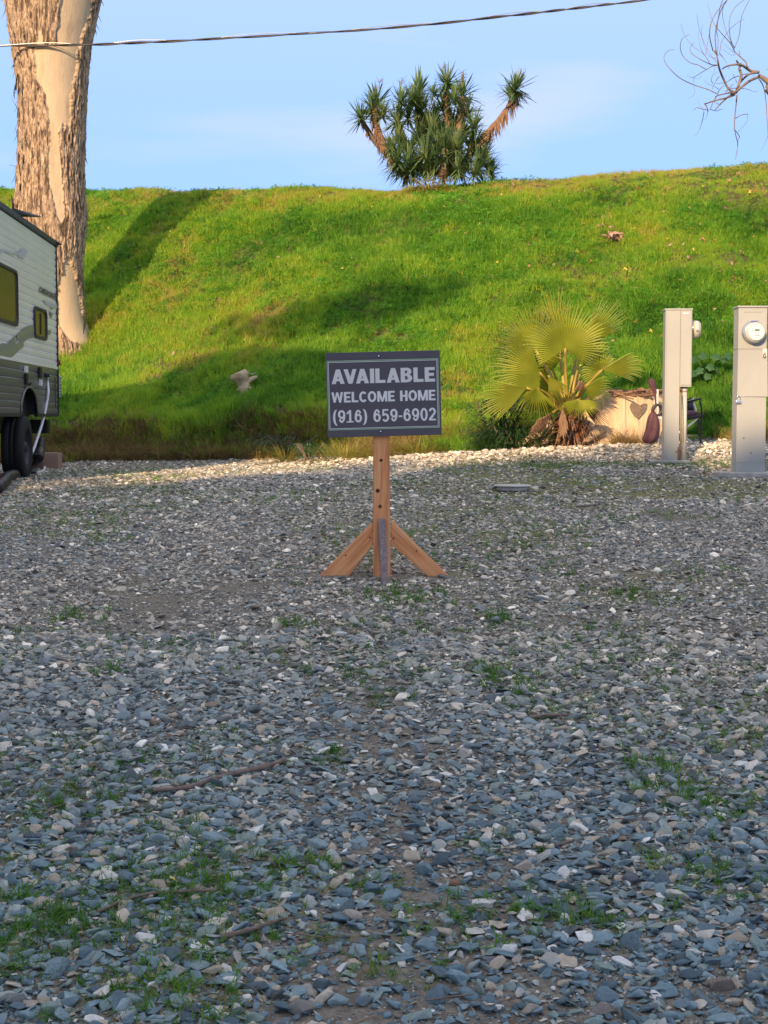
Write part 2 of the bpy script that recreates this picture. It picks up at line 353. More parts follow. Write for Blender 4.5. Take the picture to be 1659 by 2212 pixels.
for (n, y0, y1, sz, sg) in ((105000, 2.7, 6.6, .0225, .52), (130000, 2.7, 6.6, .0075, .40), (90000, 5.8, 10.5, .0080, .35), (210000, 6.0, 11.0, .0150, .55), (150000, 10.5, 15.2, .021, .45), (36000, 15.0, 18.5, .024, .42)):
    x, y = lot(n, y0, y1, sz, sg); xs.append(x); ys.append(y); ss.append(np.exp(RNG.normal(0, sg, len(x))) * sz)
x = np.concatenate(xs); y = np.concatenate(ys); s = np.concatenate(ss)
big = RNG.random(len(x)) < .010; s = np.where(big, s * 2.2, s); s = np.minimum(s, .075)
band = np.exp(-((y - (foot(x) - 1.0 + .25 * (fbm(x, y * 0) - .5))) / .55) ** 2) * sst((x + 1.2) / .8)      # washed stones heaped below the slope
s = s * (1 + .55 * band)
keep = (y < foot(x) - .1) & (RNG.random(len(x)) > .62 * mossmask(x, y) * (1 - band)) & (fbm(x * 1.5 + 8, y * 1.3) + .25 * RNG.random(len(x)) > np.where(s > .012, .45, .39) - .07 * sst((y - 6) / 2))
keep &= ~((np.abs(y - 7.945) < .07) & (np.abs(x) < .42) & (s > .0115))
x, y, s, band = x[keep], y[keep], s[keep], band[keep]
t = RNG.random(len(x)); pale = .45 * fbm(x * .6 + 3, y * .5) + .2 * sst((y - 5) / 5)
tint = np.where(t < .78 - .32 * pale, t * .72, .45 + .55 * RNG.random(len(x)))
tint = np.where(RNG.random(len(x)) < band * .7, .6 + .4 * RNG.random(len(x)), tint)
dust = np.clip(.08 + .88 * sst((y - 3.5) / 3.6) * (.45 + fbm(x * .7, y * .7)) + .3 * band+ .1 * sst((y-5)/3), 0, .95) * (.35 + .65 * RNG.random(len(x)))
flat = .45 + .6 * RNG.random(len(x))
z = height(x, y) + s * .10 + .05 * band * RNG.random(len(x))
rot = np.stack([RNG.normal(0, .34, len(x)), RNG.normal(0, .34, len(x)), RNG.random(len(x)) * 6.283], 1)
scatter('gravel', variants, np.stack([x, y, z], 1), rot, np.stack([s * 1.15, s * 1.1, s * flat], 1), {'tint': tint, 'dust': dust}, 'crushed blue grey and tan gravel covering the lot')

# ------------------------------------------------------------------ grass
def tuft(name, nb, h, spread, wd, mat, seed, lean=.5, segs=3):
    rnd = random.Random(seed); V = []; Fc = []
    for i in range(nb):
        a = rnd.uniform(0, 6.283); rr = spread * rnd.random() ** .7; bx, by = rr * math.cos(a), rr * math.sin(a); hh = h * rnd.uniform(.55, 1.1)
        d = rnd.uniform(0, 6.283); ln = rnd.uniform(.1, lean) * hh; px, py = -math.sin(d), math.cos(d); b0 = len(V)
        for k in range(segs):
            t = k / segs; w_ = wd * (1 - t * .65) * rnd.uniform(.9, 1.1); cx = bx + math.cos(d) * ln * t * t * 1.6; cy = by + math.sin(d) * ln * t * t * 1.6; cz = hh * (t - .18 * t * t)
            V += [(cx - px * w_, cy - py * w_, cz), (cx + px * w_, cy + py * w_, cz)]
        V.append((bx + math.cos(d) * ln * 1.6, by + math.sin(d) * ln * 1.6, hh * .8))
        for k in range(segs - 1): q = b0 + 2 * k; Fc.append((q, q + 1, q + 3, q + 2))
        q = b0 + 2 * (segs - 1); Fc.append((q, q + 1, q + 2))
    return pyd(name, V, Fc, mat)
def clover(name, nl, h, spread, r, mat, seed):
    rnd = random.Random(seed); V = []; Fc = []
    for i in range(nl):
        a = rnd.uniform(0, 6.283); rr = spread * rnd.random() ** .6; c = Vector((rr * math.cos(a), rr * math.sin(a), h * rnd.uniform(.3, 1))); nrm = Vector((rnd.gauss(0, .5), rnd.gauss(0, .5), 1)).normalized()
        q = nrm.to_track_quat('Z', 'Y'); a0 = rnd.uniform(0, 6.28); lr = r * rnd.uniform(.6, 1.2)
        for j in range(3):
            b = len(V); aa = a0 + j * 2.09
            for (rad, da, dz) in ((0, 0, 0), (.7, -.5, .1), (1.05, 0, 0), (.7, .5, .1)): V.append(c + q @ Vector((math.cos(aa + da) * rad * lr, math.sin(aa + da) * rad * lr, dz * lr)))
            Fc.append((b, b + 1, b + 2, b + 3))
    return pyd(name, V, Fc, mat)
gr_v = [tuft('grass_tuft', 15, .10, .055, .0035, m_grass, 10 + i, .8) for i in range(6)]
cl_v = [clover('clover_tuft', 14, .055, .075, .016, m_clover, 40 + i) for i in range(4)]
dr_v = [tuft('dry_tuft', 16, .20, .05, .003, m_dry, 70 + i, .9, 3) for i in range(5)]
def slope_pts(n, t0=-.03, t1=1.35):
    x = RNG.uniform(-8.2, 8.4, n); t = RNG.uniform(t0, t1, n); return x, foot(x) + 7 * t, t
def slope_scatter(name, vs, x, y, sc, tint, label, tilt=.25, sink=.0):
    n = len(x); rot = np.stack([RNG.normal(-.05, tilt, n), RNG.normal(0, tilt, n), RNG.random(n) * 6.283], 1)
    return scatter(name, vs, np.stack([x, y, height(x, y) - sink], 1), rot, sc if sc.ndim == 2 else np.stack([sc, sc, sc], 1), {'tint': np.clip(tint, 0, 1)}, label)
def dryness(x, y, t):
    d = .9 * sst((t - .74 + .1 * (fbm(x, y) - .5)) / .1) * sst((x - 1.8) / 3) + .5 * sst((t - .84) / .1) + .5 * sst((fbm(x * .9 + 12, y * .9 + 4) - .60) / .08)
    return np.clip(d, 0, 1)
x, y, t = slope_pts(125000)
patch = fbm(x * .6 + 2, y * .8 + 7); fine = fbm(x * 2.4, y * 2.4 + 3); dry = dryness(x, y, t)
tint = .35 + 1.0 * (patch - .38) + .45 * (fine - .5) + .16 * sst((t - .5) / .5) - .02 + .35 * dry + RNG.normal(0, .13, len(x)) + .25 * np.exp(-((t - .42) / .10) ** 2) * sst((-x) / 2)
sc = (.25 + 1.5 * fbm(x * 2.0 + 9, y * 2.0)) * RNG.uniform(.7, 1.25, len(x)) * (1 - .35 * dry)
low = (x < .3) & (t < .018)
keep = (RNG.random(len(x)) > .62 * dry) & ~(low & (RNG.random(len(x)) < .8))
x, y, sc, tint, t = x[keep], y[keep], sc[keep], tint[keep], t[keep]
slope_scatter('grass', gr_v, x, y, np.stack([sc, sc, sc * (1 + .5 * (t < .3))], 1), tint, 'lush green grass covering the embankment')
x, y, t = slope_pts(42000); k = fbm(x * .9 + 21, y * 1.1 + 2); keep = (k > .47) & (t > .1) & (RNG.random(len(x)) > .8 * dryness(x, y, t)); x, y, t, k = x[keep], y[keep], t[keep], k[keep]
slope_scatter('clover', cl_v, x, y, RNG.uniform(.8, 1.5, len(x)), .15 + .8 * (fbm(x * 2, y * 2) - .2) + RNG.normal(0, .1, len(x)), 'low leafy clover between the grass', .3)
# brown thatch along the foot of the slope, golden clumps where the sun reaches
n = 15000; x = RNG.uniform(-6.0, 8.2, n); t = RNG.uniform(-.035, .12, n) - .05 * sst((x - .5) / 1); y = foot(x) + 7 * t
keep = (fbm(x * 1.6, y * 1.6) > .36 + .10 * sst(x / 2)) & (t < .03 + .03 * fbm(x * 2, y * 0)); x, y, t = x[keep], y[keep], t[keep]
slope_scatter('dry_grass', dr_v, x, y, RNG.uniform(.45, 1.15, len(x)), .15 + .55 * fbm(x * 1.2, y * 1.2) + .25 * sst((x + 1.2) / 1) + RNG.normal(0, .15, len(x)), 'brown and golden dry grass along the foot of the slope', .35)
# weeds and small grass in the gravel
cx, cy, cs = [], [], []
named = [(140, 1735, .16), (100, 1985, .2), (350, 1900, .2), (430, 1915, .16), (1575, 1730, .18), (1450, 1720, .12), (60, 2010, .2), (380, 2010, .16), (850, 1295, .25), (240, 1450, .1), (160, 1335, .12), (1060, 1450, .1), (1380, 1290, .2), (640, 1350, .1), (1560, 1900, .2), (1000, 1990, .12), (1120, 1480, .16), (650, 1880, .1), (290, 2150, .18), (460, 2170, .15), (1230, 1990, .15), (1640, 1600, .15), (30, 2080, .2), (1080, 1335, .12), (1420, 1660, .1), (700, 1640, .1)]
for (u, v, r) in named:
    p = hit(u, v); n = int(290 * r); cx.append(RNG.normal(p.x, r * .55, n)); cy.append(RNG.normal(p.y, r * .6, n)); cs.append(RNG.uniform(.35, 1.0, n))
n = 34000; yy = RNG.uniform(2.8, 15.2, n); xx = RNG.uniform(-1, 1, n) * (.29 * yy + .6); mk = fbm(xx * 1.1 + 40, yy * 1.1)
k = (mk > .545 - .02 * sst((yy - 6) / 5)) & (RNG.random(n) < .7); cx.append(xx[k]); cy.append(yy[k]); cs.append(RNG.uniform(.25, .7, k.sum()))
n = 16000; yy = RNG.uniform(8.5, 15.0, n); xx = RNG.uniform(-1, 1, n) * (.29 * yy + .6); k = RNG.random(n) < mossmask(xx, yy) * .8; cx.append(xx[k]); cy.append(yy[k]); cs.append(RNG.uniform(.12, .34, k.sum()))
n = 5000; xx = RNG.uniform(1.2, 4.5, n); yy = RNG.normal(13.0, .16, n) - .0 * xx; cx.append(xx); cy.append(yy); cs.append(RNG.uniform(.15, .45, n))
x = np.concatenate(cx); y = np.concatenate(cy); sc = np.concatenate(cs); k = y < foot(x); x, y, sc = x[k], y[k], sc[k]
wd_v = [tuft('weed_tuft', 9, .065, .03, .0026, m_weed, 510 + i, 1.3) for i in range(4)] + [clover('weed_leaves', 9, .028, .035, .010, m_weed, 530 + i) for i in range(3)] + [tuft('straw_tuft', 6, .05, .05, .0018, m_dry, 560, 2.0)]
slope_scatter('weeds', wd_v, x, y, sc, .30 + .5 * (fbm(x * .8, y * .8) - .3) + RNG.normal(0, .1, len(x)) + .10 * (y > 8), 'small green weeds coming up through the gravel', .3)
# leaf litter on the slope
def litter(name, mat, seed):
    rnd = random.Random(seed); V = [(0, 0, .1)]; n = 9
    for i in range(n): a = 6.283 * i / n; r = (1.0 if i % 2 else .45) * rnd.uniform(.7, 1.1); V.append((r * math.cos(a) * .55, r * math.sin(a) * .5, rnd.uniform(-.05, .3)))
    return pyd(name, V, [(0, 1 + i, 1 + (i + 1) % n) for i in range(n)], mat)
lv = [litter('litter_leaf', [m_leafp, m_leafo, m_leafp, m_leafy, m_leafp][i % 5], 900 + i) for i in range(10)]
n = 1500; x, y, t = slope_pts(n, .05, .98); k = RNG.random(n) < .15 + .85 * sst((x - .2) / 2.5) * fbm(x * .8, y * .8) * 1.4; x, y = x[k], y[k]; sz = RNG.uniform(.03, .085, len(x))
scatter('leaf_litter', lv, np.stack([x, y, height(x, y) + .07], 1), np.stack([RNG.normal(.5, .4, len(x)), RNG.normal(0, .4, len(x)), RNG.random(len(x)) * 6.28], 1), np.stack([sz, sz, sz], 1), {'tint': sz}, 'small tan and yellow dead leaves scattered over the grass')
n = 1800; x, y, t = slope_pts(n, .05, 1.0); k = fbm(x * 1.1 + 50, y * 1.1) > .5; x, y = x[k], y[k]
slope_scatter('dead_stalks', [tuft('dead_stalk', 3, .26, .02, .0022, m_dry, 590 + i, .7) for i in range(4)], x, y, RNG.uniform(.5, 1.15, len(x)), .4 + .4 * RNG.random(len(x)), 'thin dead stalks standing in the grass of the slope', .3)
def bit(name, ln, r, mat, seed):
    rnd = random.Random(seed); pts = [Vector((ln * (i / 4 - .5), rnd.gauss(0, ln * .04), rnd.uniform(0, ln * .05))) for i in range(5)]; V, Fc = tubegeo(pts, r, 5); return pyd(name, V, Fc, mat, None, True)
n = 1500; y = RNG.uniform(2.8, 14.5, n); x = RNG.uniform(-1, 1, n) * (.29 * y + .6); k = fbm(x * 1.2 + 70, y * 1.2) + .3 * RNG.random(n) > .62; x, y = x[k], y[k]; sc_ = RNG.uniform(.5, 1.4, len(x)); n = len(x)
scatter('ground_debris', [bit('twig_bit', .09, .0016, m_stick, 600 + i) for i in range(3)] + [bit('straw_bit', .07, .001, m_dead, 610 + i) for i in range(3)], np.stack([x, y, height(x, y) + .015], 1), np.stack([RNG.normal(0, .15, n), RNG.normal(0, .15, n), RNG.random(n) * 6.28], 1), np.stack([sc_, sc_, sc_], 1), {'tint': sc_}, 'small twigs and straw lying in the gravel')
# ================================================================== trees, large things
# ---- big peeling gum tree on the slope
prof = [(-260, 2, 262), (-120, 8, 238), (0, 15, 212), (99, 28, 193), (198, 43, 185), (298, 42, 182), (397, 38, 180), (474, 33, 185), (561, 46, 175), (620, 62, 173), (674, 78, 176), (715, 92, 183), (748, 100, 196), (790, 90, 206)]
peel1 = [(112, -300), (205, -300), (199, 0), (194, 40), (178, 74), (168, 99), (165, 140), (157, 198), (153, 245), (152, 280), (147, 300), (142, 268), (136, 292), (133, 262), (127, 285), (127, 298), (131, 360), (137, 417), (139, 470), (131, 484), (120, 462), (111, 420), (102, 357), (108, 300), (103, 248), (95, 198), (77, 169), (75, 119), (81, 58), (88, 60), (94, 92), (118, 95), (127, 84), (121, 88), (127, 40), (132, 0), (128, -100)]
peel2 = [(139, 561), (150, 556), (160, 590), (170, 630), (177, 674), (188, 712), (199, 745), (192, 757), (172, 742), (150, 735), (135, 715), (126, 700), (124, 640), (129, 600)]
def inpoly(u, v, poly):
    c = np.zeros(u.shape, bool); n = len(poly)
    for i in range(n):
        x1, y1 = poly[i]; x2, y2 = poly[(i + 1) % n]; hit_ = (y1 > v) != (y2 > v)
        c ^= hit_ & (u < (x2 - x1) * (v - y1) / (y2 - y1 + 1e-9) + x1)
    return c
TY = 20.45; NA, NH = 260, 420
zs = [at(0, p[0], TY).z for p in prof][::-1]; cxs = [(at(p[1], p[0], TY).x + at(p[2], p[0], TY).x) / 2 for p in prof][::-1]; rs = [(at(p[2], p[0], TY).x - at(p[1], p[0], TY).x) / 2 for p in prof][::-1]
hh = np.linspace(zs[0] - .25, zs[-1], NH); cc = np.interp(hh, zs, cxs); rr = np.interp(hh, zs, rs)
ker = np.ones(15) / 15; cc = np.convolve(np.pad(cc, 7, 'edge'), ker, 'valid'); rr = np.convolve(np.pad(rr, 7, 'edge'), ker, 'valid')
th = np.linspace(0, 2 * np.pi, NA, endpoint=False); TH, HH = np.meshgrid(th, hh); CC = cc[:, None]; RR = rr[:, None] * np.ones_like(TH)
base_w = np.exp(-(HH - zs[0]) / .5); RR = RR * (1 + .10 * np.sin(TH * 3 + .5) * base_w + .03 * np.sin(TH * 2 + HH * .8))
X = CC + RR * np.cos(TH); Yt = TY + RR * np.sin(TH)
dx, dy, dz = X, Yt, HH - CH; cp, sp = math.cos(PITCH), math.sin(PITCH); dep = dy * cp - dz * sp
U = 829.5 + FPX * dx / dep; Vv = 1106 - FPX * (dy * sp + dz * cp) / dep
wob = 7 * (fbm(U * .15, Vv * .10) - .5) + 5 * (fbm(U * .5, Vv * .22) - .5); front = np.sin(TH) < .25
PE = (inpoly(U + wob, Vv + 3 * wob, peel1) | inpoly(U + wob, Vv + wob, peel2)) & front
PE = PE | (~front & (fbm(TH * 1.2 + 5, HH * .35) > .56))
ridge = fbm(TH * 17 + 1.6 * fbm(TH * 6, HH * 3), HH * 3.2 + 3, 5); fine = fbm(TH * 40, HH * 16 + 7, 3)
disp = np.where(PE, .004 * fbm(TH * 4, HH * 2) - .012,   .040 * (np.abs(ridge - .5) * -3 + .5) + .026 * (fine - .5) + .012)
X = CC + (RR + disp) * np.cos(TH); Yt = TY + (RR + disp) * np.sin(TH)
V = np.stack([X.ravel(), Yt.ravel(), HH.ravel()], 1); ii = np.arange(NA * NH).reshape(NH, NA); i2 = np.roll(ii, -1, 1)
Fq = np.stack([ii[:-1].ravel(), i2[:-1].ravel(), i2[1:].ravel(), ii[1:].ravel()], 1)
m_bark = M('gum_bark', (.3, .2, .1), .9, 0, .2)
_pe = attr(m_bark, 'peel').outputs['Fac']; _rd = attr(m_bark, 'ridge').outputs['Fac']
_n1 = noi(m_bark, 9, 8, .76, (3, 3, 1.1), dist=.9)
_b = ramp(m_bark, _n1, [(.30, (.075, .05, .04)), (.43, (.20, .135, .095)), (.54, (.42, .30, .20)), (.66, (.66, .50, .36))])
_b = mix(m_bark, .8, _b, ramp(m_bark, _rd, [(.25, (.30, .27, .27)), (.6, (1.15, 1.15, 1.15))]), 'MULTIPLY')
_p = ramp(m_bark, noi(m_bark, 3.2, 6, .6, (2, 2, .35)), [(.3, (.42, .31, .21)), (.46, (.62, .47, .31)), (.6, (.55, .42, .29)), (.75, (.72, .57, .39))])
L(m_bark, mix(m_bark, _pe, _b, _p), BS(m_bark).inputs['Base Color']); bump(m_bark, _n1, .5, .02)
tree = thing('gum_tree', 'huge pale gum tree trunk with shaggy peeling bark on the slope behind the trailer', 'tree', (float(cc[0]), TY, gz(cc[0], TY)))
me = bpy.data.meshes.new('trunk'); me.vertices.add(len(V)); me.vertices.foreach_set('co', (V - np.array(tree.location)).ravel()); me.loops.add(Fq.size); me.loops.foreach_set('vertex_index', Fq.ravel()); me.polygons.add(len(Fq)); me.polygons.foreach_set('loop_start', np.arange(0, Fq.size, 4)); me.update(calc_edges=True); me.polygons.foreach_set('use_smooth', np.ones(len(Fq), bool))
for nm, arr in (('peel', PE.astype(float)), ('ridge', np.clip(1.4 - np.abs(ridge - .5) * 7, 0, 1))): a = me.attributes.new(nm, 'FLOAT', 'POINT'); a.data.foreach_set('value', arr.ravel())
link('trunk', me, [m_bark], tree)
V = []; Fc = []
for i in range(620):                                                     # strips of bark lifting off the trunk
    h = random.uniform(zs[0], zs[-1]); a = random.uniform(0, 6.283); k = int(np.clip((h - hh[0]) / (hh[-1] - hh[0]) * (NH - 1), 0, NH - 1)); j = int(a / 6.283 * NA) % NA
    if PE[k, j]: continue
    r = rr[k] + .02; ln = random.uniform(.05, .22) * (2.2 if random.random() < .05 else 1); wd = random.uniform(.006, .022); up = random.choice((-1, -1, 1)); lift = random.uniform(.02, .07) * (ln / .15); b = len(V)
    for t_, ww in ((0, 1), (.5, .8), (1, .15)):
        rad = r + lift * t_ * t_; zz = h + up * ln * t_
        for sgn in (-1, 1): V.append(Vector((cc[k] + rad * math.cos(a + sgn * wd * ww / r), TY + rad * math.sin(a + sgn * wd * ww / r), zz)) - tree.location)
    Fc += [(b, b + 1, b + 3, b + 2), (b + 2, b + 3, b + 5, b + 4)]
def barkstrip(px, w0, Yd):
    b = len(V); n = len(px)
    for i, (u, v) in enumerate(px):
        ww = w0 * (1 - .7 * abs(i / (n - 1) * 2 - 1) ** 2)
        for sgn in (-1, 1): V.append(at(u + sgn * ww, v, Yd - .45 + .03 * sgn) - tree.location)
    for i in range(n - 1): q = b + 2 * i; Fc.append((q, q + 1, q + 3, q + 2))
barkstrip([(31, 185), (34, 195), (36, 172), (38, 160)], 1.6, 20.6); barkstrip([(32, 215), (30, 200), (36, 170)], 1.2, 20.6)
barkstrip([(20, 356), (28, 358), (38, 360)], 3, 20.7); barkstrip([(24, 420), (28, 440), (30, 470), (31, 500)], 3.2, 20.6); barkstrip([(39, 235), (41, 250), (44, 275)], 4, 20.7)
barkstrip([(177, 610), (183, 640), (189, 662)], 1.8, 20.5); barkstrip([(186, 680), (183, 700), (180, 722)], 2.2, 20.5); barkstrip([(172, 560), (178, 600), (181, 640)], 3, 20.5); barkstrip([(40, 330), (42, 350), (44, 380)], 3, 20.6)
lb = pyd('loose_bark', V, Fc, m_trunk, tree); lb['kind'] = 'stuff'
top = Vector((cc[-1], TY, hh[-1]))
for k, (e, r0) in enumerate((((-2.6, .5, 5.0), .40), ((1.2, -.6, 6.2), .46), ((.2, 1.8, 5.4), .36))):
    q = [top - Vector((0, 0, .5)) + Vector((e[0] * .1, e[1] * .1, 0))] + [top + Vector((e[0] * t_, e[1] * t_, e[2] * t_)) for t_ in (.25, .6, 1)]
    V, Fc = tubegeo([p_ - tree.location for p_ in smooth_path(q, 5)], lambda t_, r0=r0: r0 * (1 - .6 * t_), 14); pyd('limb', V, Fc, m_trunk, tree, True)
def leafcloud(cen, rad, n, size, V, Fc, rnd, shell=.55):
    for i in range(n):
        d = Vector((rnd.gauss(0, 1), rnd.gauss(0, 1), rnd.gauss(0, 1))).normalized() * rnd.uniform(shell, 1) ** .6
        c = Vector(cen) + Vector((d.x * rad[0], d.y * rad[1], d.z * rad[2])); q = Euler((rnd.uniform(0, 6.3), rnd.uniform(0, 6.3), 0)).to_matrix(); s = size * rnd.uniform(.6, 1.3); b = len(V)
        V += [c + q @ Vector((-s, 0, 0)), c + q @ Vector((0, -s * .4, 0)), c + q @ Vector((s, 0, 0)), c + q @ Vector((0, s * .4, 0))]; Fc.append((b, b + 1, b + 2, b + 3))
V = []; Fc = []; rnd = random.Random(5)
for c in ((-3.2, .5, 5.6), (1.4, -.6, 7), (.3, 2, 6.4), (-1, 0, 7.5)): leafcloud((top - tree.location) + Vector(c), (1.9, 1.7, 1.2), 900, .16, V, Fc, rnd, .2)
pyd('crown', V, Fc, m_crown, tree)

# ---- trees behind and beside the camera, whose shadows lie over the lot and the slope
def back(p, d): return Vector(p) - SUNT * d                              # towards the sun from a shaded point
def shade_tree(name, label, x, y, zt, rx, ry, rz, trunk_r, dens, seed, group=None, solid=True, leaf=.34):
    z0 = gz(x, y); t = thing(name, label, 'tree', (x, y, z0), group); rnd = random.Random(seed)
    V, Fc = tubegeo(smooth_path([(0, 0, -.3), (.1, 0, zt * .3 - z0), (0, .1, zt - z0 - rz)], 4), lambda u: trunk_r * (1 - .55 * u), 12); pyd('trunk', V, Fc, m_trunk, t, True)
    V = []; Fc = []
    leafcloud((0, 0, zt - z0 - rz), (rx, ry, rz), dens, leaf, V, Fc, rnd, .35)
    cr = pyd('crown', V, Fc, m_crown, t)
    if solid:
        bm = bmesh.new(); bmesh.ops.create_icosphere(bm, subdivisions=4, radius=1)
        for v in bm.verts:
            k = .93 + .16 * (mnoise.noise(v.co * 2.6 + Vector((seed, 0, 0)))); c = v.co * k
            c = Vector([math.copysign(abs(q) ** .62, q) for q in c]); v.co = Vector((c.x * rx * .93, c.y * ry * .9, c.z * rz * .93 + zt - z0 - rz))
        bmo('inner_foliage', bm, m_crown, t, True)
    return t
SHY = 13.25; DS = 41.5
for i in range(9):
    xs_ = -7.0 + i * 2.3; yy = SHY + .12 * min(xs_, 0) + .45 * min(1, max(0, xs_ / 2))
    p = back((xs_, yy, gz(xs_, yy)), DS); n_ = 9
    shade_tree('windbreak_tree', ['westernmost', 'second', 'third', 'fourth', 'middle', 'sixth', 'seventh', 'eighth', 'easternmost'][i] + ' dense round evergreen in the windbreak row behind the viewer', p.x, p.y, p.z + .15 + .25 * math.sin(i * 2.1), 2.3, 2.2, 7.2, .35, 2600, 60 + i, 'windbreak trees behind the viewer')
# leafy tree at the left whose crown shades the foot of the slope
V = []; Fc = []; rnd = random.Random(77); pts_ = []
def clump(u, v, d, r, n, sz=.11):
    c = back(hit(u, v), d); pts_.append(c); leafcloud(c - lt.location, (r, r, r), n, sz, V, Fc, rnd, .0)
c0 = back(hit(560, 860), 17); lt = thing('leafy_tree', 'low leafy tree left of the viewer shading the foot of the slope', 'tree', (c0.x, c0.y, gz(c0.x, c0.y)))
for (u, v) in ((400, 800), (440, 785), (480, 778), (520, 772), (560, 775), (600, 778), (640, 782), (680, 790), (720, 800)):
    clump(u, v + 14, 17 + rnd.uniform(-1, 1), .30, 700)
    clump(u, v + 50, 17 + rnd.uniform(-1, 1), .36, 700)
for (u, v) in ((500, 860), (540, 850), (580, 870), (620, 860), (660, 850), (700, 860), (620, 900), (660, 895), (700, 900), (690, 930), (400, 850), (440, 870), (400, 900), (450, 915), (500, 915), (550, 915), (600, 915), (640, 925), (350, 880), (560, 890)): clump(u, v, 17 + rnd.uniform(-1, 1), .42, 760)
for (u, v, n) in ((500, 715, 90), (560, 705, 110), (620, 692, 130), (680, 680, 140), (740, 665, 140), (800, 652, 130), (860, 642, 110), (920, 634, 90), (980, 628, 70), (640, 715, 70), (720, 700, 80), (790, 685, 80), (860, 670, 70), (930, 660, 60)): clump(u, v, 17 + rnd.uniform(-1.5, 1.5), .40, int(n * .62))
pyd('crown', V, Fc, m_crown, lt)
tp = Vector((0, 0, c0.z - lt.location.z)); V, Fc = tubegeo(smooth_path([(0, 0, -.2), (.1, 0, tp.z * .5), tp], 4), lambda u: .2 - .12 * u, 10); pyd('trunk', V, Fc, m_trunk, lt, True)
for i, c in enumerate(pts_[::3]):
    q = c - lt.location; V, Fc = tubegeo(smooth_path([tp * .75, (tp + q) * .5 - Vector((0, 0, .2)), q], 4), lambda u: .06 - .045 * u, 6); pyd('limb', V, Fc, m_trunk, lt, True)

# ---- yucca on the crest
def blade(V, Fc, o, d, ln, wd, droop, segs=3):
    d = d.normalized(); s = d.cross(Vector((0, 0, 1))); s = s.normalized() if s.length > .05 else Vector((1, 0, 0)); b = len(V)
    for k in range(segs):
        t_ = k / segs; p = o + d * ln * t_ + Vector((0, 0, -droop * t_ * t_ * ln)); ww = wd * (.55 + 1.2 * t_ if t_ < .35 else 1 - .75 * (t_ - .35)); V += [p - s * ww, p + s * ww + Vector((0, 0, wd * .2))]
    V.append(o + d * ln + Vector((0, 0, -droop * ln)))
    for k in range(segs - 1): q = b + 2 * k; Fc.append((q, q + 1, q + 3, q + 2))
    q = b + 2 * (segs - 1); Fc.append((q, q + 1, q + 2))
YY = 23.3; pb = at(900, 388, YY); yu = thing('yucca_tree', 'many-headed spiky yucca with brown leaf skirts on the crest against the sky', 'yucca', (pb.x, YY, gz(pb.x, YY)))
ys_ = lambda cx_, cy_: (713 + cx_ * .2976, 126 + cy_ * .2976)
heads = [(335, 310, 1, 0), (215, 420, .85, -.5), (490, 440, 1, 0), (515, 300, .85, 0), (640, 235, 1.05, 0), (655, 370, 1, 0), (600, 290, .9, 0), (845, 165, .95, 0), (960, 250, 1, .1), (825, 345, 1.1, 0), (905, 300, .9, 0), (700, 470, 1, 0), (740, 520, 1, 0), (835, 640, 1.35, 0), (690, 690, 1.2, 0), (580, 665, 1.1, 0), (500, 620, 1, -.2), (1045, 490, .95, .1), (1040, 640, 1.15, .2), (885, 490, 1.1, 0), (1080, 770, 1.1, .5), (560, 780, 1, -.3), (1350, 210, 1, .35), (1310, 275, .8, -.3), (480, 740, 1, -.5), (960, 560, 1, .2), (760, 770, 1, 0), (930, 790, 1, 0), (1000, 380, .8, 0), (440, 650, .85, -.4), (1120, 700, .8, .6), (750, 250, .6, 0), (380, 400, .8, 0), (300, 350, .9, -.2), (570, 420, .9, 0), (770, 420, .9, 0), (640, 560, 1, 0), (880, 700, 1.1, 0), (780, 650, 1, 0), (630, 780, 1, -.1), (1150, 780, .8, .7), (700, 800, .9, 0), (860, 790, .9, 0), (600, 840, .9, -.2), (1050, 830, .9, .3), (1170, 830, .7, .7), (480, 820, .7, -.6), (800, 560, 1.1, 0), (920, 640, 1, 0)]
base = Vector((0, 0, -.1)); root = [ys_(800, 830)]
for i, (hx, hy, k, lean) in enumerate(heads):
    u, v = ys_(hx, hy); dep_ = YY + random.uniform(-.28, .35) - (.3 if hy > 600 else 0); c = at(u, v, dep_) - yu.location; rnd = random.Random(500 + i); V = []; Fc = []
    upv = Vector((lean * .8, -.25 if hy > 450 else -.05, 1)).normalized(); q = upv.to_track_quat('Z', 'Y'); nb = 88
    for j in range(nb):
        ph = rnd.uniform(0, 6.283); el = rnd.uniform(-.55, 1.45); d = q @ Vector((math.cos(ph) * math.cos(el), math.sin(ph) * math.cos(el), math.sin(el)))
        blade(V, Fc, c - upv * rnd.uniform(0, .10) * k, d, .38 * k * rnd.uniform(.6, 1.15), .0145 * k, .12 if el < .5 else .02, 3)
    pyd('leaf_rosette', V, Fc, m_yucca, yu)
def limb(name, px, r, mat, skirt=0, hang=.2, dy=0):
    pts = [at(*ys_(a, b), YY + dy) - yu.location for a, b in px]; V, Fc = tubegeo(smooth_path(pts, 4), lambda u: r * (1.15 - .5 * u), 9, jit=.12); pyd(name, V, Fc, mat, yu, True)
    if skirt:
        V = []; Fc = []; rnd = random.Random(len(px) * 31 + int(px[0][0])); sp_ = smooth_path(pts, 12)
        for j in range(skirt):
            p = sp_[rnd.randrange(len(sp_))]; a = rnd.uniform(0, 6.28); blade(V, Fc, p + Vector((math.cos(a) * r * .7, math.sin(a) * r * .7, 0)), Vector((math.cos(a) * .25, math.sin(a) * .25, -1)), hang * rnd.uniform(.5, 1.1), .011, 0, 2)
        pyd('dead_leaf_skirt', V, Fc, m_dead, yu)
limb('limb', [(560, 860), (430, 700), (360, 560), (325, 420), (330, 340)], .06, m_dead, 260, .22)
limb('limb', [(480, 760), (340, 620), (260, 500), (225, 430)], .045, m_trunk, 50, .16, .1)
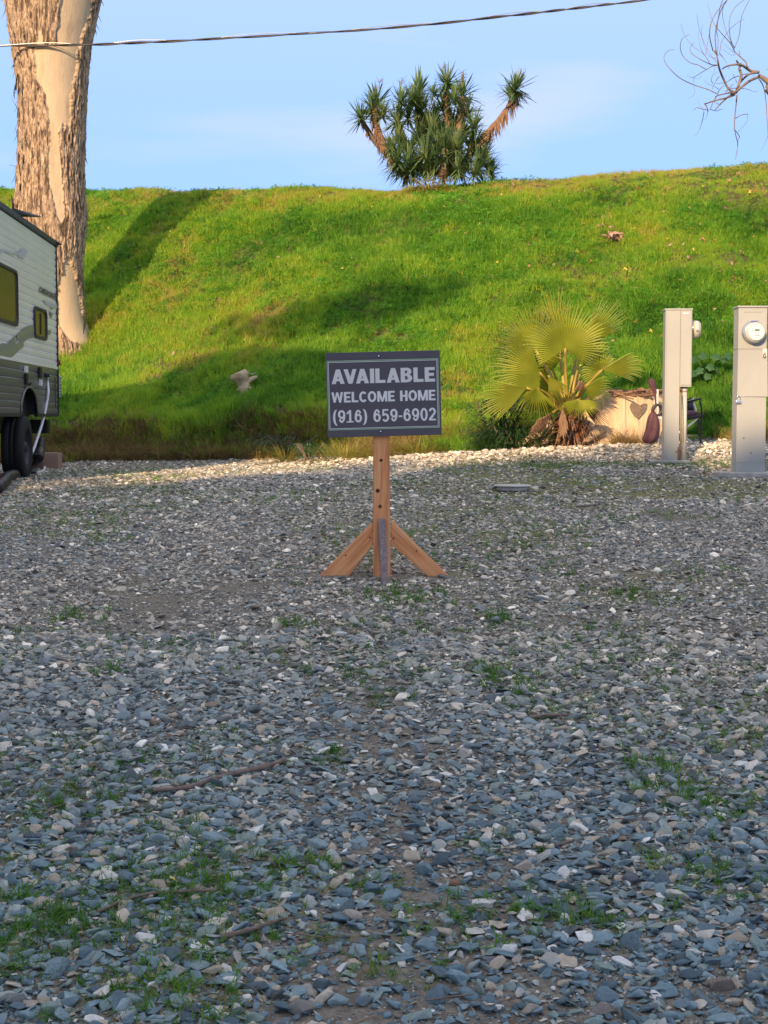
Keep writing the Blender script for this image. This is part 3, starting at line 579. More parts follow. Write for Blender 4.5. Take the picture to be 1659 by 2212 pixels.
limb('limb', [(1060, 620), (1140, 540), (1230, 440), (1300, 340), (1350, 240)], .045, m_dead, 260, .26)
limb('limb', [(700, 850), (560, 640), (500, 480)], .06, m_dead, 110, .2, .1); limb('limb', [(760, 850), (700, 600), (640, 400), (640, 260)], .07, m_trunk, 60, .2, .2)
limb('limb', [(830, 850), (860, 600), (850, 400), (845, 190)], .07, m_dead, 120, .2, .15); limb('limb', [(900, 850), (930, 560), (950, 400), (960, 280)], .07, m_dead, 170, .24, .05)
limb('limb', [(940, 850), (1010, 700), (1045, 520)], .06, m_dead, 90, .18); limb('limb', [(820, 860), (830, 760), (835, 660)], .07, m_dead, 120, .15, -.35)
V = []; Fc = []
for (hx, hy, tx_) in ((822, 150, 822), (360, 260, 358), (960, 200, 962), (1385, 180, 1388), (515, 240, 520)):
    p0 = at(*ys_(hx, hy), YY) - yu.location; p1 = at(*ys_(tx_, hy - 95), YY) - yu.location; tubegeo([p0, (p0 + p1) / 2, p1], .004, 4, V, Fc)
    for j in range(16): p = p0.lerp(p1, random.uniform(.3, 1)); tubegeo([p, p + Vector((random.uniform(-.09, .09), random.uniform(-.05, .05), random.uniform(.02, .07)))], .0025, 3, V, Fc)
fs = pyd('flower_stalks', V, Fc, m_dead, yu); fs['kind'] = 'stuff'

# ---- fan palm
PY = 14.75; pc = at(1226, 940, PY); palm = thing('fan_palm', 'young fan palm with big yellow green pleated leaves beside the cut log', 'palm', (pc.x, PY, gz(pc.x, PY)))
def frond(hub, tipdir, side, R0, a0, a1, dep_, n=34, cup=.18, tipdroop=.10, name='frond', crown=(1226, 905)):
    # hub: pixel of the leaf base; tipdir: middle direction in the leaf plane; side: across it; the fan opens from a0 to a1 degrees about tipdir
    h = at(hub[0], hub[1], dep_) - palm.location; T = Vector(tipdir).normalized(); S = Vector(side).normalized(); S = (S - T * S.dot(T)).normalized(); Nn = T.cross(S).normalized()
    if Nn.y > 0: Nn = -Nn
    V = [h]; Fc = []; rnd = random.Random(int(hub[0] * 7 + hub[1]))
    def pt(a, r, lift): x_ = r * math.cos(a); y_ = r * math.sin(a); return h + T * x_ + S * y_ + Nn * (lift - cup * (r / R0) ** 2 * R0 * .6) + Vector((0, 0, -tipdroop * (r / R0) ** 3 * R0))
    A = [R(a0 + (a1 - a0) * i / n) for i in range(n + 1)]; fr = .46; pr = .020
    va = [len(V) + i for i in range(n + 1)]; V += [pt(a, R0 * fr * rnd.uniform(.93, 1.05), 0) for a in A]
    for i in range(n):
        am = (A[i] + A[i + 1]) / 2; ed = 1 - .22 * (abs(i / n - .5) * 2) ** 2; Lr = R0 * rnd.uniform(.9, 1.06) * ed; b = len(V); jt = rnd.uniform(-.02, .02)
        V += [pt(am, R0 * fr, pr), pt(am + jt, Lr * .82, pr * .6), pt(am + jt * 1.6 , Lr, 0) + Vector((0, 0, -.02 * rnd.random()))]
        wv = (A[i + 1] - A[i]) * .17; V += [pt(am + jt - wv * .8, Lr * .82, -pr * .2), pt(am + jt + wv * .8, Lr * .82, -pr * .2)]
        Fc += [(0, va[i], b), (0, b, va[i + 1]), (va[i], b + 3, b + 1, b), (b, b + 1, b + 4, va[i + 1]), (b + 3, b + 2, b + 1), (b + 1, b + 2, b + 4)]
    fo = pyd(name, V, Fc, m_palm, palm)
    pp = [at(crown[0], crown[1], PY) - palm.location, (at(crown[0], crown[1], PY) - palm.location).lerp(h, .55) + Vector((0, .04, .05)), h]
    V2, F2 = tubegeo(smooth_path(pp, 5), lambda t_: .020 - .008 * t_, 8); pyd('petiole', V2, F2, m_petiole, fo, True)
    return fo
s = PY / FPX
frond((1221, 752), (.05, -.35, .9), (1, .1, 0), 104 * s, -128, 128, 14.45, 50, .15, .04)
frond((1158, 757), (-.62, .0, .72), (.75, .1, .6), 112 * s, -95, 88, 14.8, 42, .2, .05)
frond((1206, 735), (-.08, .12, 1), (1, .1, .1), 128 * s, -42, 26, 14.95, 18, .10, .0)
frond((1262, 742), (.66, .0, .78), (.78, .12, -.62), 130 * s, -26, 30, 14.95, 18, .15, .0)
frond((1180, 790), (-.55, .15, -.45), (.7, .0, -.8), 120 * s, -50, 60, 14.9, 26, .2, .15)
frond((1260, 790), (.7, .2, .5), (-.5, -.3, 1), 100 * s, -40, 60, 15.0, 22, .2, .15)
frond((1166, 805), (-.85, -.2, .25), (.2, -.3, 1), 112 * s, -112, 52, 14.35, 38, .22, .12)
frond((1138, 838), (-.93, -.15, -.40), (.3, -.4, 1), 112 * s, -32, 38, 14.35, 20, .15, .05)
frond((1160, 838), (-.1, -.45, -.9), (1, 0, 0), 62 * s, -50, 50, 14.4, 16, .2, .05)
frond((1301, 799), (.97, -.1, .22), (-.1, -.6, 1), 98 * s, -34, 26, 14.6, 18, .12, .14)
frond((1296, 800), (-.3, -.35, .3), (.6, -.3, .8), 50 * s, -100, 140, 14.65, 24, .2, .15)
frond((1249, 864), (.02, -.75, -.75), (1, -.05, .04), 52 * s, -84, 84, 14.3, 24, .22, .05)
frond((1185, 812), (.45, -.2, -.8), (1, .0, .4), 72 * s, -30, 34, 14.4, 14, .2, .05)
for hub_, td, sd2, r_, a0_, a1_, dp_, n_ in (((1195, 800), (-.5, .1, .7), (.7, .1, .5), 92, -60, 70, 14.95, 26), ((1245, 770), (.35, .15, .9), (1, .1, -.3), 105, -50, 45, 15.05, 24), ((1150, 780), (-.9, .1, .1), (0, .1, 1), 100, -40, 50, 15.0, 24), ((1265, 835), (.8, -.1, -.2), (.1, -.3, 1), 62, -60, 50, 14.6, 20), ((1190, 850), (-.5, -.2, -.6), (.8, 0, -.5), 75, -60, 50, 14.6, 22)):
    frond(hub_, td, sd2, r_ * s, a0_, a1_, dp_, n_, .2, .12)
for hub_, td, r_, dp_ in (((1195, 890), (-.6, -.2, -.6), 62, 14.5), ((1262, 880), (.6, -.2, -.4), 58, 14.5), ((1215, 880), (-.1, -.5, -.9), 60, 14.4), ((1240, 845), (.55, .0, .5), 36, 14.55)):
    o_ = frond(hub_, td, (.3, -.3, .9), r_ * s, -26, 26, dp_, 12, .3, .2, 'dry_frond'); o_.data.materials.clear(); o_.data.materials.append(m_dead)
V = []; Fc = []
rnd = random.Random(91); c = at(1228, 925, PY) - palm.location
for j in range(330):
    a = rnd.uniform(0, 6.283); e = rnd.uniform(-.9, .7); d = Vector((math.cos(a), math.sin(a) * .8 - .2, e)); blade(V, Fc, c + Vector((rnd.uniform(-.08, .08), rnd.uniform(-.1, .1), rnd.uniform(-.22, .16))), d, rnd.uniform(.10, .42), rnd.uniform(.006, .016), rnd.uniform(.2, .8), 3)
dd = pyd('dead_fronds', V, Fc, m_dead, palm); dd['kind'] = 'stuff'
bm = bmesh.new(); bmesh.ops.create_icosphere(bm, subdivisions=4, radius=1)
for v_ in bm.verts:
    k = 1 + .16 * mnoise.noise(v_.co * 5) + .10 * mnoise.noise(v_.co * 13); v_.co = Vector((v_.co.x * .155 * k, v_.co.y * .155 * k, v_.co.z * .24 * k + .13))
bmo('trunk', bm, m_fibre, palm, True)
V = []; Fc = []
for j in range(26):
    a = rnd.uniform(0, 6.283); r0 = .13; o_ = Vector((math.cos(a) * r0, math.sin(a) * r0, rnd.uniform(.0, .24))); tubegeo([o_, o_ + Vector((math.cos(a) * .07, math.sin(a) * .07, .07)), o_ + Vector((math.cos(a) * .10, math.sin(a) * .10, .17))], lambda t_: .020 - .012 * t_, 6, V, Fc)
lbv = pyd('old_leaf_bases', V, Fc, m_fibre, palm, True); lbv['kind'] = 'stuff'

# ---- strappy dark shrub left of the palm, fern clump on the crest, broad leaved weed, bushes at the foot
def bladebush(name, label, cat, u, v, dep_, rx, rz, n, ln, wd, mat, seed, droop=.6):
    p = at(u, v, dep_); o = thing(name, label, cat, (p.x, dep_, gz(p.x, dep_))); rnd = random.Random(seed); V = []; Fc = []
    for j in range(n):
        a = rnd.uniform(0, 6.283); q = rnd.random() ** .6; b_ = Vector((math.cos(a) * rx * q, math.sin(a) * rx * .6 * q, rnd.random() ** .8 * rz)); blade(V, Fc, b_, Vector((math.cos(a) * .7, math.sin(a) * .6 - .15, rnd.uniform(-.1, 1.0))), ln * rnd.uniform(.6, 1.1), wd * rnd.uniform(.7, 1.2), droop * rnd.uniform(.5, 1.3), 3)
    pyd('foliage', V, Fc, mat, o)
    V = []; Fc = []
    for j in range(7): a = rnd.uniform(0, 6.283); tubegeo([Vector((0, 0, -.03)), Vector((math.cos(a) * rx * .4, math.sin(a) * rx * .3, rz * .5)), Vector((math.cos(a) * rx * .8, math.sin(a) * rx * .5, rz))], .006, 5, V, Fc)
    pyd('stems', V, Fc, m_stick, o); return o
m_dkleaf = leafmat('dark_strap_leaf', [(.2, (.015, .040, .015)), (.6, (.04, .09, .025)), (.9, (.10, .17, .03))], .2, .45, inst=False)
m_brleaf = leafmat('broad_leaf', [(.2, (.03, .085, .035)), (.6, (.05, .13, .05)), (.9, (.12, .2, .06))], .2, .5, inst=False)
m_gold = leafmat('golden_leaf', [(.2, (.14, .16, .03)), (.6, (.33, .28, .06)), (.9, (.5, .38, .1))], .3, .6, inst=False)
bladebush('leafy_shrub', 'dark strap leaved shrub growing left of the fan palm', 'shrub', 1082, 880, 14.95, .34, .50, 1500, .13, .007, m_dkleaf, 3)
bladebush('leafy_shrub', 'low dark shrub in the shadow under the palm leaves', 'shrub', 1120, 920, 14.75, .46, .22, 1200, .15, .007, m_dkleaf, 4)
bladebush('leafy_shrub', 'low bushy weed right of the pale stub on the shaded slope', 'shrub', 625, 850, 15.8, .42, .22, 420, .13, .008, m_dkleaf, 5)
bladebush('leafy_shrub', 'small clump of upright green leaves at the slope foot left of the sign', 'shrub', 668, 1000, 14.85, .18, .2, 170, .06, .009, m_brleaf, 6)
bladebush('fern_clump', 'yellowing fern clump on the crest below the yucca', 'fern', 930, 412, 22.35, .33, .22, 300, .12, .010, m_gold, 7)
bladebush('grass_clump', 'golden clump of tall dry grass just left of the sign post', 'grass', 742, 1003, 14.6, .26, .05, 520, .34, .0035, m_gold, 8, .25)
bladebush('grass_clump', 'golden dry grass clump just right of the sign post', 'grass', 900, 985, 14.9, .30, .05, 420, .28, .0035, m_gold, 9, .3)
bladebush('grass_clump', 'smallest golden grass clump at the edge of the trailer shadow', 'grass', 618, 985, 15.1, .12, .05, 200, .30, .0035, m_gold, 10, .2)
bw = hit(1515, 820); o = thing('broadleaf_weed', 'dark weed with broad lobed leaves between the two meter pedestals', 'weed', bw); rnd = random.Random(8)
for j, (u, v) in enumerate(((1500, 775), (1518, 768), (1535, 792), (1552, 800), (1510, 800), (1496, 806), (1565, 775), (1545, 770), (1528, 812), (1575, 768))):
    c = at(u, v, bw.y - .15 - .1 * rnd.random()) - o.location; q = Vector((rnd.gauss(0, .4), -.8, .6)).normalized().to_track_quat('Z', 'Y'); V = [c]; Fc = []
    for k in range(10): a = 6.283 * k / 10; r = .055 * (1.1 if k % 2 else .75); V.append(c + q @ Vector((r * math.cos(a), r * math.sin(a), -.012)))
    pyd('leaf', V, [(0, 1 + k, 1 + (k + 1) % 10) for k in range(10)], m_brleaf, o)
    V, Fc = tubegeo(smooth_path([Vector((0, 0, 0)), c * .5 + Vector((0, 0, .05)), c], 3), .004, 5); pyd('stem', V, Fc, m_brleaf, o)

# ---- bare branch reaching in from the right
bt = thing('bare_tree', 'leafless tree reaching a twisted bare branch in from the right edge of the sky', 'tree', (9.2, 19.0, gz(9.2, 19.0)))
def bp(cx_, cy_, d=0): return at(1371.4 + cx_ * .1736, cy_ * .1736, 17.0 + d)
def br(px, r0, r1, name='twig', d=0, mat=None):
    pts = [bp(a, b, d + .15 * math.sin(i * 1.3 + px[0][0])) - bt.location for i, (a, b) in enumerate(px)]; k = 17 / FPX * .1736 * .52
    V, Fc = tubegeo(smooth_path(pts, 5), lambda t_: (r0 + (r1 - r0) * t_) * k, 7); return pyd(name, V, Fc, mat or m_branch, bt, True)
end = bp(1900, 1120); 
V, Fc = tubegeo(smooth_path([Vector((0, 0, -.2)), Vector((-.1, -.1, 1.6)), Vector((-.2, -.5, 3.4)), Vector((-.1, -.5, 5.2))], 5), lambda t_: .20 - .07 * t_, 12); pyd('trunk', V, Fc, m_branch, bt, True)
V, Fc = tubegeo(smooth_path([Vector((-.18, -.45, 3.2)), (end - bt.location) * .55 + Vector((-.1, -.3, 1.5)), end - bt.location, bp(1656, 1010) - bt.location, bp(1540, 930) - bt.location], 6), lambda t_: .08 - .062 * t_, 10); pyd('limb', V, Fc, m_branch, bt, True)
br([(1560, 950), (1440, 1000), (1330, 1080), (1250, 1150), (1200, 1165)], 34, 26, 'limb'); br([(1540, 900), (1440, 880), (1330, 810), (1220, 805), (1130, 830), (1085, 860)], 42, 12, 'limb')
br([(1260, 1150), (1290, 1060), (1325, 940), (1300, 850), (1320, 810)], 34, 30, 'limb'); br([(1290, 1050), (1350, 980), (1430, 920), (1540, 900)], 24, 26, 'limb'); br([(1320, 800), (1290, 790), (1262, 750)], 28, 18, 'limb')
br([(1250, 1150), (1170, 1110), (1100, 980), (1050, 850), (1030, 740), (1015, 650)], 30, 20, 'limb'); br([(1030, 690), (1000, 650), (985, 630)], 22, 26, 'limb')
br([(1010, 640), (1000, 430), (1030, 260), (1080, 110), (1150, 0)], 15, 10); br([(970, 630), (930, 440), (960, 250), (1080, 70), (1180, -30)], 13, 8); br([(1030, 640), (1035, 480), (1020, 380), (1060, 100), (1100, -20)], 8, 7)
br([(1240, 1180), (1130, 1220), (1000, 1250), (880, 1290)], 24, 16, 'limb'); br([(1200, 1150), (1100, 1170), (1010, 1200), (990, 1270)], 18, 12); br([(1220, 1160), (1120, 1240), (1050, 1310), (1000, 1365)], 22, 12)
br([(870, 1290), (900, 1340), (910, 1385)], 18, 12); br([(910, 1370), (820, 1350), (770, 1340), (725, 1375)], 12, 5); br([(930, 1360), (1020, 1380), (1060, 1360), (1095, 1365)], 9, 5); br([(1050, 1300), (1010, 1280)], 10, 6)
br([(860, 1390), (840, 1500), (800, 1620), (745, 1700)], 9, 4); br([(905, 1390), (890, 1460), (815, 1510)], 5, 2)
br([(1030, 1170), (900, 1110), (720, 1050), (560, 970), (440, 860), (370, 760), (370, 680), (430, 625), (490, 618)], 13, 5)
br([(890, 865), (790, 810), (690, 780), (600, 700), (565, 590), (590, 480), (680, 425)], 11, 5); br([(1020, 810), (940, 800), (800, 730), (705, 660), (690, 590), (740, 520)], 12, 5)
br([(1020, 815), (960, 825), (890, 865), (800, 920), (725, 965)], 11, 7); br([(730, 970), (735, 1080), (745, 1160), (680, 1220), (655, 1205)], 5, 2)
br([(940, 800), (860, 680), (720, 570), (620, 440), (570, 290)], 8, 3); br([(1010, 770), (930, 660), (850, 500), (800, 350), (770, 180)], 7, 3); br([(1010, 730), (930, 700), (880, 620), (830, 440), (840, 310)], 6, 3); br([(870, 690), (820, 600), (795, 480), (795, 380)], 5, 3); br([(880, 690), (900, 560), (930, 400)], 5, 3)
br([(1400, 830), (1370, 760), (1250, 650), (1190, 540), (1040, 370), (960, 240), (905, 40)], 18, 3); br([(1200, 540), (1130, 370), (1090, 180), (1105, 60)], 8, 5); br([(1240, 600), (1190, 480), (1175, 260), (1240, 100), (1370, -10)], 10, 6); br([(1245, 590), (1300, 430), (1330, 200), (1430, -10)], 9, 6)
br([(1055, 650), (1080, 520), (1170, 380), (1280, 280), (1365, 235)], 8, 4); br([(1250, 680), (1190, 680), (1080, 600)], 6, 3); br([(1240, 660), (1180, 610), (1105, 545)], 5, 2); br([(1050, 660), (1100, 720), (1150, 795)], 11, 3)
br([(1270, 1180), (1260, 1300), (1245, 1450), (1240, 1600), (1270, 1740), (1280, 1810), (1245, 1990)], 18, 5); br([(1250, 1620), (1300, 1700), (1275, 1760)], 9, 8); br([(1245, 1475), (1330, 1430), (1415, 1418)], 11, 7); br([(1405, 1420), (1390, 1520), (1285, 1640)], 6, 3); br([(1278, 1780), (1270, 1960)], 6, 4)
br([(1545, 980), (1600, 1080), (1630, 1250), (1645, 1500), (1665, 1800)], 14, 7); br([(1655, 1690), (1600, 1820), (1545, 1905)], 5, 2); br([(1615, 1120), (1680, 1150)], 8, 6)
br([(1320, 1100), (1400, 1110), (1480, 1140), (1540, 1135)], 7, 3); br([(1290, 1100), (1200, 1100), (1130, 1140)], 9, 8); br([(1300, 945), (1220, 970), (1130, 1025), (1010, 1040)], 11, 5); br([(1430, 915), (1330, 930)], 11, 9)
br([(1050, 950), (1000, 1020), (960, 1110)], 10, 6); br([(970, 1040), (950, 990), (985, 900), (1000, 840)], 7, 3); br([(980, 930), (1030, 895)], 5, 3); br([(1110, 1060), (1060, 1110), (1030, 1160)], 8, 8); br([(1130, 1140), (1180, 1090), (1225, 1045)], 11, 7)
br([(1040, 1110), (990, 1075), (900, 1040), (860, 990)], 7, 3); br([(1270, 1030), (1240, 960), (1220, 920)], 7, 4); br([(860, 1380), (820, 1330), (780, 1255)], 6, 3); br([(940, 1350), (990, 1240), (1030, 1190)], 9, 5); br([(1300, 680), (1300, 630)], 12, 6); br([(720, 970), (670, 950), (645, 920)], 5, 2); br([(730, 975), (800, 980), (825, 930)], 4, 2)
for (a, b) in ((1405, 840), (1240, 1180), (1640, 870), (1470, 940), (1160, 850)): br([(a, b), (a + 22, b - 14)], 7, 3)

# ---- cable across the top
cb = [(-420, 99, 19.9), (-60, 99, 19.9), (170, 97, 19.9), (350, 90, 19.9), (600, 76, 19.9), (860, 59, 19.9), (1100, 34, 19.9), (1260, 16, 19.9), (1420, -4, 19.9), (1800, -60, 19.9), (3200, -330, 19.9)]
pts = [at(a, b, c - .0 * i) for i, (a, b, c) in enumerate(cb)]; cab = thing('overhead_cable', 'dark twisted pair of wires sagging across the top of the sky', 'cable', tuple(pts[0]))
sp_ = smooth_path(pts, 26)
for k in range(2):
    q = [p + Vector((0, math.sin(i * .31 + k * math.pi + .8 * math.sin(i * .07)) * .010, math.cos(i * .31 + k * math.pi) * .008)) - pts[0] for i, p in enumerate(sp_)]; V, Fc = tubegeo(q, .0085 + .002 * k, 7); pyd('wire', V, Fc, m_cable, cab, True)
sp2 = [p + Vector((0, 0, .035 * math.sin(i * .11) ** 2)) - pts[0] for i, p in enumerate(sp_)]; V, Fc = tubegeo(sp2, .0045, 5); pyd('lashing_wire', V, Fc, m_ring, cab, True)
for u_, Yp in ((-700, 19.9), (3400, 19.9)):
    p = at(u_ if u_ < 0 else 3200, 99 if u_ < 0 else -330, Yp); pole = thing('utility_pole', 'wooden utility pole carrying the cable beyond the %s edge of view' % ('left' if u_ < 0 else 'right'), 'pole', (pts[0 if u_ < 0 else -1].x, Yp, gz(pts[0 if u_ < 0 else -1].x, Yp)))
    V, Fc = tubegeo([Vector((0, 0.14, -.3)), Vector((0, 0.14, (pts[0] if u_ < 0 else pts[-1]).z - pole.location.z + .4))], .13, 12); pyd('shaft', V, Fc, m_trunk, pole, True)
# ================================================================== the sign
SY = 7.93; KS = SY / FPX; sg = at(825, 1249, SY); sz0 = gz(sg.x, SY)
sign = thing('available_sign', 'dark AVAILABLE sign with white lettering on a braced wooden post in the gravel', 'sign', (sg.x, SY, sz0))
def sp(u, v, y=0): return at(u, v, SY + y) - sign.location
def prism(name, front, th, mat, parent, bev=.003):      # board cut from a flat outline, front face given, thickness along +Y
    bm = bmesh.new(); vs = [bm.verts.new(Vector(p)) for p in front]; f = bm.faces.new(vs)
    r = bmesh.ops.extrude_face_region(bm, geom=[f]); bmesh.ops.translate(bm, vec=Vector(th), verts=[v for v in r['geom'] if isinstance(v, bmesh.types.BMVert)])
    bmesh.ops.recalc_face_normals(bm, faces=bm.faces)
    if bev: bmesh.ops.bevel(bm, geom=bm.edges[:], offset=bev, segments=2, affect='EDGES')
    return bmo(name, bm, mat, parent)
prism('post', [sp(806, 1256), sp(806, 775), sp(840, 775), sp(844, 1256)], (0, .089, 0), m_wood, sign, .004)
for n_, (a, b, mat) in enumerate((((806, 1126), (747, 1250), m_wood), ((843, 1122), (930, 1242), m_wood))):
    if n_ == 0: pts = [sp(683, 1252, .02), sp(747, 1253, .02), sp(805, 1178, .02), sp(805, 1127, .02)]
    else: pts = [sp(844.5, 1122, .02), sp(844.5, 1176, .02), sp(926, 1246, .02), sp(969, 1244, .02)]
    # grain runs along the board: build it upright and turn it
    c = sum((Vector(p) for p in pts), Vector()) / 4; dv = (Vector(pts[3 if n_ == 0 else 0]) - Vector(pts[0 if n_ == 0 else 3])); ang = math.atan2(dv.x, dv.z)
    Rm = Matrix.Rotation(ang, 4, 'Y'); o = prism('brace', [Rm.inverted() @ (Vector(p) - c) for p in pts], (0, .038, 0), m_wood, sign, .003); o.matrix_local = Matrix.Translation(c) @ Rm
fp = [sp(818, 1119, -.005), sp(832, 1119, -.005)]; g0 = gz(sign.location.x, SY - .2) - sz0
V = []
w_ = .019; xm = sp(825, 1190, 0).x; yt, yb = -.004, -.20; zt = sp(825, 1119, 0).z
V = [Vector((xm - w_ - .0, yt, zt)), Vector((xm + w_, yt, zt)), Vector((xm - w_ + .016, yb, g0 - .01)), Vector((xm + w_ + .016, yb, g0 - .01)), Vector((xm - w_, yt, zt - .13)), Vector((xm + w_, yt, zt - .13)), Vector((xm - w_ + .016, yb + .085, g0 - .01)), Vector((xm + w_ + .016, yb + .085, g0 - .01))]
c = sum(V, Vector()) / 8
bm = bmesh.new(); vs = [bm.verts.new(v) for v in V]
for f in ((0, 2, 3, 1), (4, 5, 7, 6), (0, 1, 5, 4), (2, 6, 7, 3), (0, 4, 6, 2), (1, 3, 7, 5)): bm.faces.new([vs[i] for i in f])
bmesh.ops.recalc_face_normals(bm, faces=bm.faces); bmesh.ops.bevel(bm, geom=bm.edges[:], offset=.003, segments=2, affect='EDGES'); o = bmo('weathered_stake', bm, m_grey, sign); o['label'] = 'grey weathered stake leaning on the front of the post'
BW, BH = .612, .452; bc = sp(829, 851, -.012); Rb = Matrix.Translation(bc) @ Matrix.Rotation(R(-1.5), 4, 'Y') @ Matrix.Rotation(R(1.5), 4, 'Z')
bm = bmesh.new(); bmesh.ops.create_cube(bm, size=1)
for v in bm.verts: v.co = Vector((v.co.x * BW, v.co.y * .012, v.co.z * BH))
bmesh.ops.bevel(bm, geom=bm.edges[:], offset=.0015, segments=1, affect='EDGES'); bd = bmo('sign_board', bm, [m_board, m_boardback], sign); bd.matrix_local = Rb
for p in bd.data.polygons: p.material_index = 0 if p.normal.y < -.5 else 1
# lettering: every glyph is cut from straight legs and rings on a unit cap height
def G_quad(pts): return [('q', pts)]
def arc(cx_, cy_, rx, ry, a0, a1, w_, n=22):
    o = []
    for i in range(n + 1):
        a = R(a0 + (a1 - a0) * i / n); o.append(((cx_ + (rx) * math.cos(a), cy_ + (ry) * math.sin(a)), (cx_ + (rx - w_) * math.cos(a), cy_ + (ry - w_ * .86) * math.sin(a))))
    return [('s', o)]
def rect(x0, y0, x1, y1): return [('q', [(x0, y0), (x1, y0), (x1, y1), (x0, y1)])]
def glyph(ch, w):
    h = w * .82; e = []
    if ch == 'A': return rect(0, 0, 0, 0) + [('q', [(0, 0), (w * 1.08, 0), (.43 + w * .56, 1), (.43 - w * .52, 1)]), ('q', [(.86, 0), (.86 - w * 1.12, 0), (.43 - w * .52, 1), (.43 + w * .56, 1)]), ('q', [(.17, .19), (.69, .19), (.63, .19 + h * .8), (.23, .19 + h * .8)])], .86
    if ch == 'V': return [('q', [(0, 1), (w * 1.12, 1), (.43 + w * .56, 0), (.43 - w * .5, 0)]), ('q', [(.86, 1), (.86 - w * 1.05, 1), (.43 - w * .5, 0), (.43 + w * .56, 0)])], .86
    if ch == 'I': return rect(0, 0, w * 1.12, 1), w * 1.12
    if ch == 'L': return rect(0, 0, w * 1.12, 1) + rect(0, 0, .66, h), .67
    if ch == 'E': return rect(0, 0, w * 1.12, 1) + rect(0, 0, .68, h) + rect(0, 1 - h, .67, 1) + rect(0, .5 - h / 2, .61, .5 + h / 2), .69
    if ch == 'H': return rect(0, 0, w * 1.12, 1) + rect(.76 - w * 1.12, 0, .76, 1) + rect(.05, .5 - h / 2, .7, .5 + h / 2), .76
    if ch == 'B': return rect(0, 0, w * 1.12, 1) + rect(0, 0, .45, h * .9) + rect(0, 1 - h * .9, .43, 1) + rect(0, .52 - h * .42, .45, .52 + h * .42) + arc(.43, .275, .33, .275, -90, 90, w * 1.05) + arc(.41, .74, .30, .26, -90, 90, w), .77
    if ch == 'C': return arc(.42, .5, .42, .52, 42, 318, w * 1.05), .78
    if ch == 'O': return arc(.43, .5, .43, .52, 0, 360, w * 1.05, 36), .87
    if ch == 'K': return rect(0, 0, w * 1.12, 1) + [('q', [(.2, .35), (.35, .62), (.8, 1), (.8 - w * 1.3, 1)]), ('q', [(.3, .55), (.45, .7), (.82, 0), (.82 - w * 1.4, 0)])], .82
    if ch == 'R': return rect(0, 0, w * 1.12, 1) + rect(0, 1 - h * .9, .43, 1) + rect(0, .45 - h * .42, .45, .45 + h * .42) + arc(.43, .72, .31, .28, -90, 90, w) + [('q', [(.35, .45), (.6, .45), (.8, 0), (.8 - w * 1.3, 0)])], .8
    if ch == 'M': return rect(0, 0, w, 1) + rect(1.0 - w, 0, 1.0, 1) + [('q', [(0, 1), (w * 1.25, 1), (.5 + w * .42, 0), (.5 - w * .42, 0)]), ('q', [(1, 1), (1 - w * 1.25, 1), (.5 - w * .42, 0), (.5 + w * .42, 0)])], 1.0
    if ch == 'W':
        return [('q', [(0, 1), (w * 1.05, 1), (.30 + w * .45, 0), (.30 - w * .45, 0)]), ('q', [(.58 - w * .4, 1), (.58 + w * .4, 1), (.30 + w * .45, 0), (.30 - w * .45, 0)]), ('q', [(.58 - w * .4, 1), (.58 + w * .4, 1), (.86 + w * .45, 0), (.86 - w * .45, 0)]), ('q', [(1.16, 1), (1.16 - w * 1.05, 1), (.86 - w * .45, 0), (.86 + w * .45, 0)])], 1.16
    if ch == '1': return rect(.22, 0, .22 + w, 1) + [('q', [(.02, .80), (.02, .66), (.26, .74), (.26, 1)])] + rect(0, 0, .58, h * .7), .60
    if ch == '0': return arc(.31, .5, .31, .52, 0, 360, w, 34), .63
    if ch in '69':
        a = arc(.31, .34, .31, .35, 0, 360, w, 30) + [('s', [((.31 + .31 * math.cos(R(t)), .40 + .61 * math.sin(R(t))), (.31 + (.31 - w) * math.cos(R(t)), .40 + (.61 - w * .8) * math.sin(R(t)))) for t in range(180, 34, -8)])]
        if ch == '6': return a, .63
        f = lambda p: (.62 - p[0], 1 - p[1])
        return [(k, [f(p) for p in q] if k == 'q' else [(f(p[0]), f(p[1])) for p in q]) for k, q in a], .63
    if ch == '5': return rect(.06, 1 - h * .85, .55, 1) + [('q', [(.06, 1), (.06 + w * .8, 1), (.03 + w * .8, .46), (.03, .46)])] + arc(.30, .325, .31, .345, 128, -150, w, 26), .62
    if ch == '2': return rect(0, 0, .60, h * .82) + [('s', [((.30 + .30 * math.cos(R(t)), .70 + .32 * math.sin(R(t))), (.30 + (.30 - w) * math.cos(R(t)), .70 + (.32 - w * .8) * math.sin(R(t)))) for t in range(172, -31, -7)] + [((.02 + w * 1.35, .0 + h * .6), (.0, .04))][:0])] + [('q', [(.56, .54), (.44, .66), (.01, .16), (.01, .02), (.14, .02)][:4])] + [('q', [(.56, .545), (.40, .60), (.02, .10), (.24, .10)])], .61
    if ch == '(': return [('s', [((.36 - .34 * math.cos(R(t)) , .42 + .66 * math.sin(R(t))), (.36 + w * .35 - .34 * math.cos(R(t)) * .62 , .42 + .62 * math.sin(R(t)))) for t in range(-82, 83, 8)])], .36
    if ch == ')':
        g_, a = glyph('(', w); return [(k, [((.36 - p[0][0], p[0][1]), (.36 - p[1][0], p[1][1])) for p in q]) for k, q in g_], .36
    if ch == '-': return rect(0, .33, .30, .33 + h * .9), .32
    return [], .34
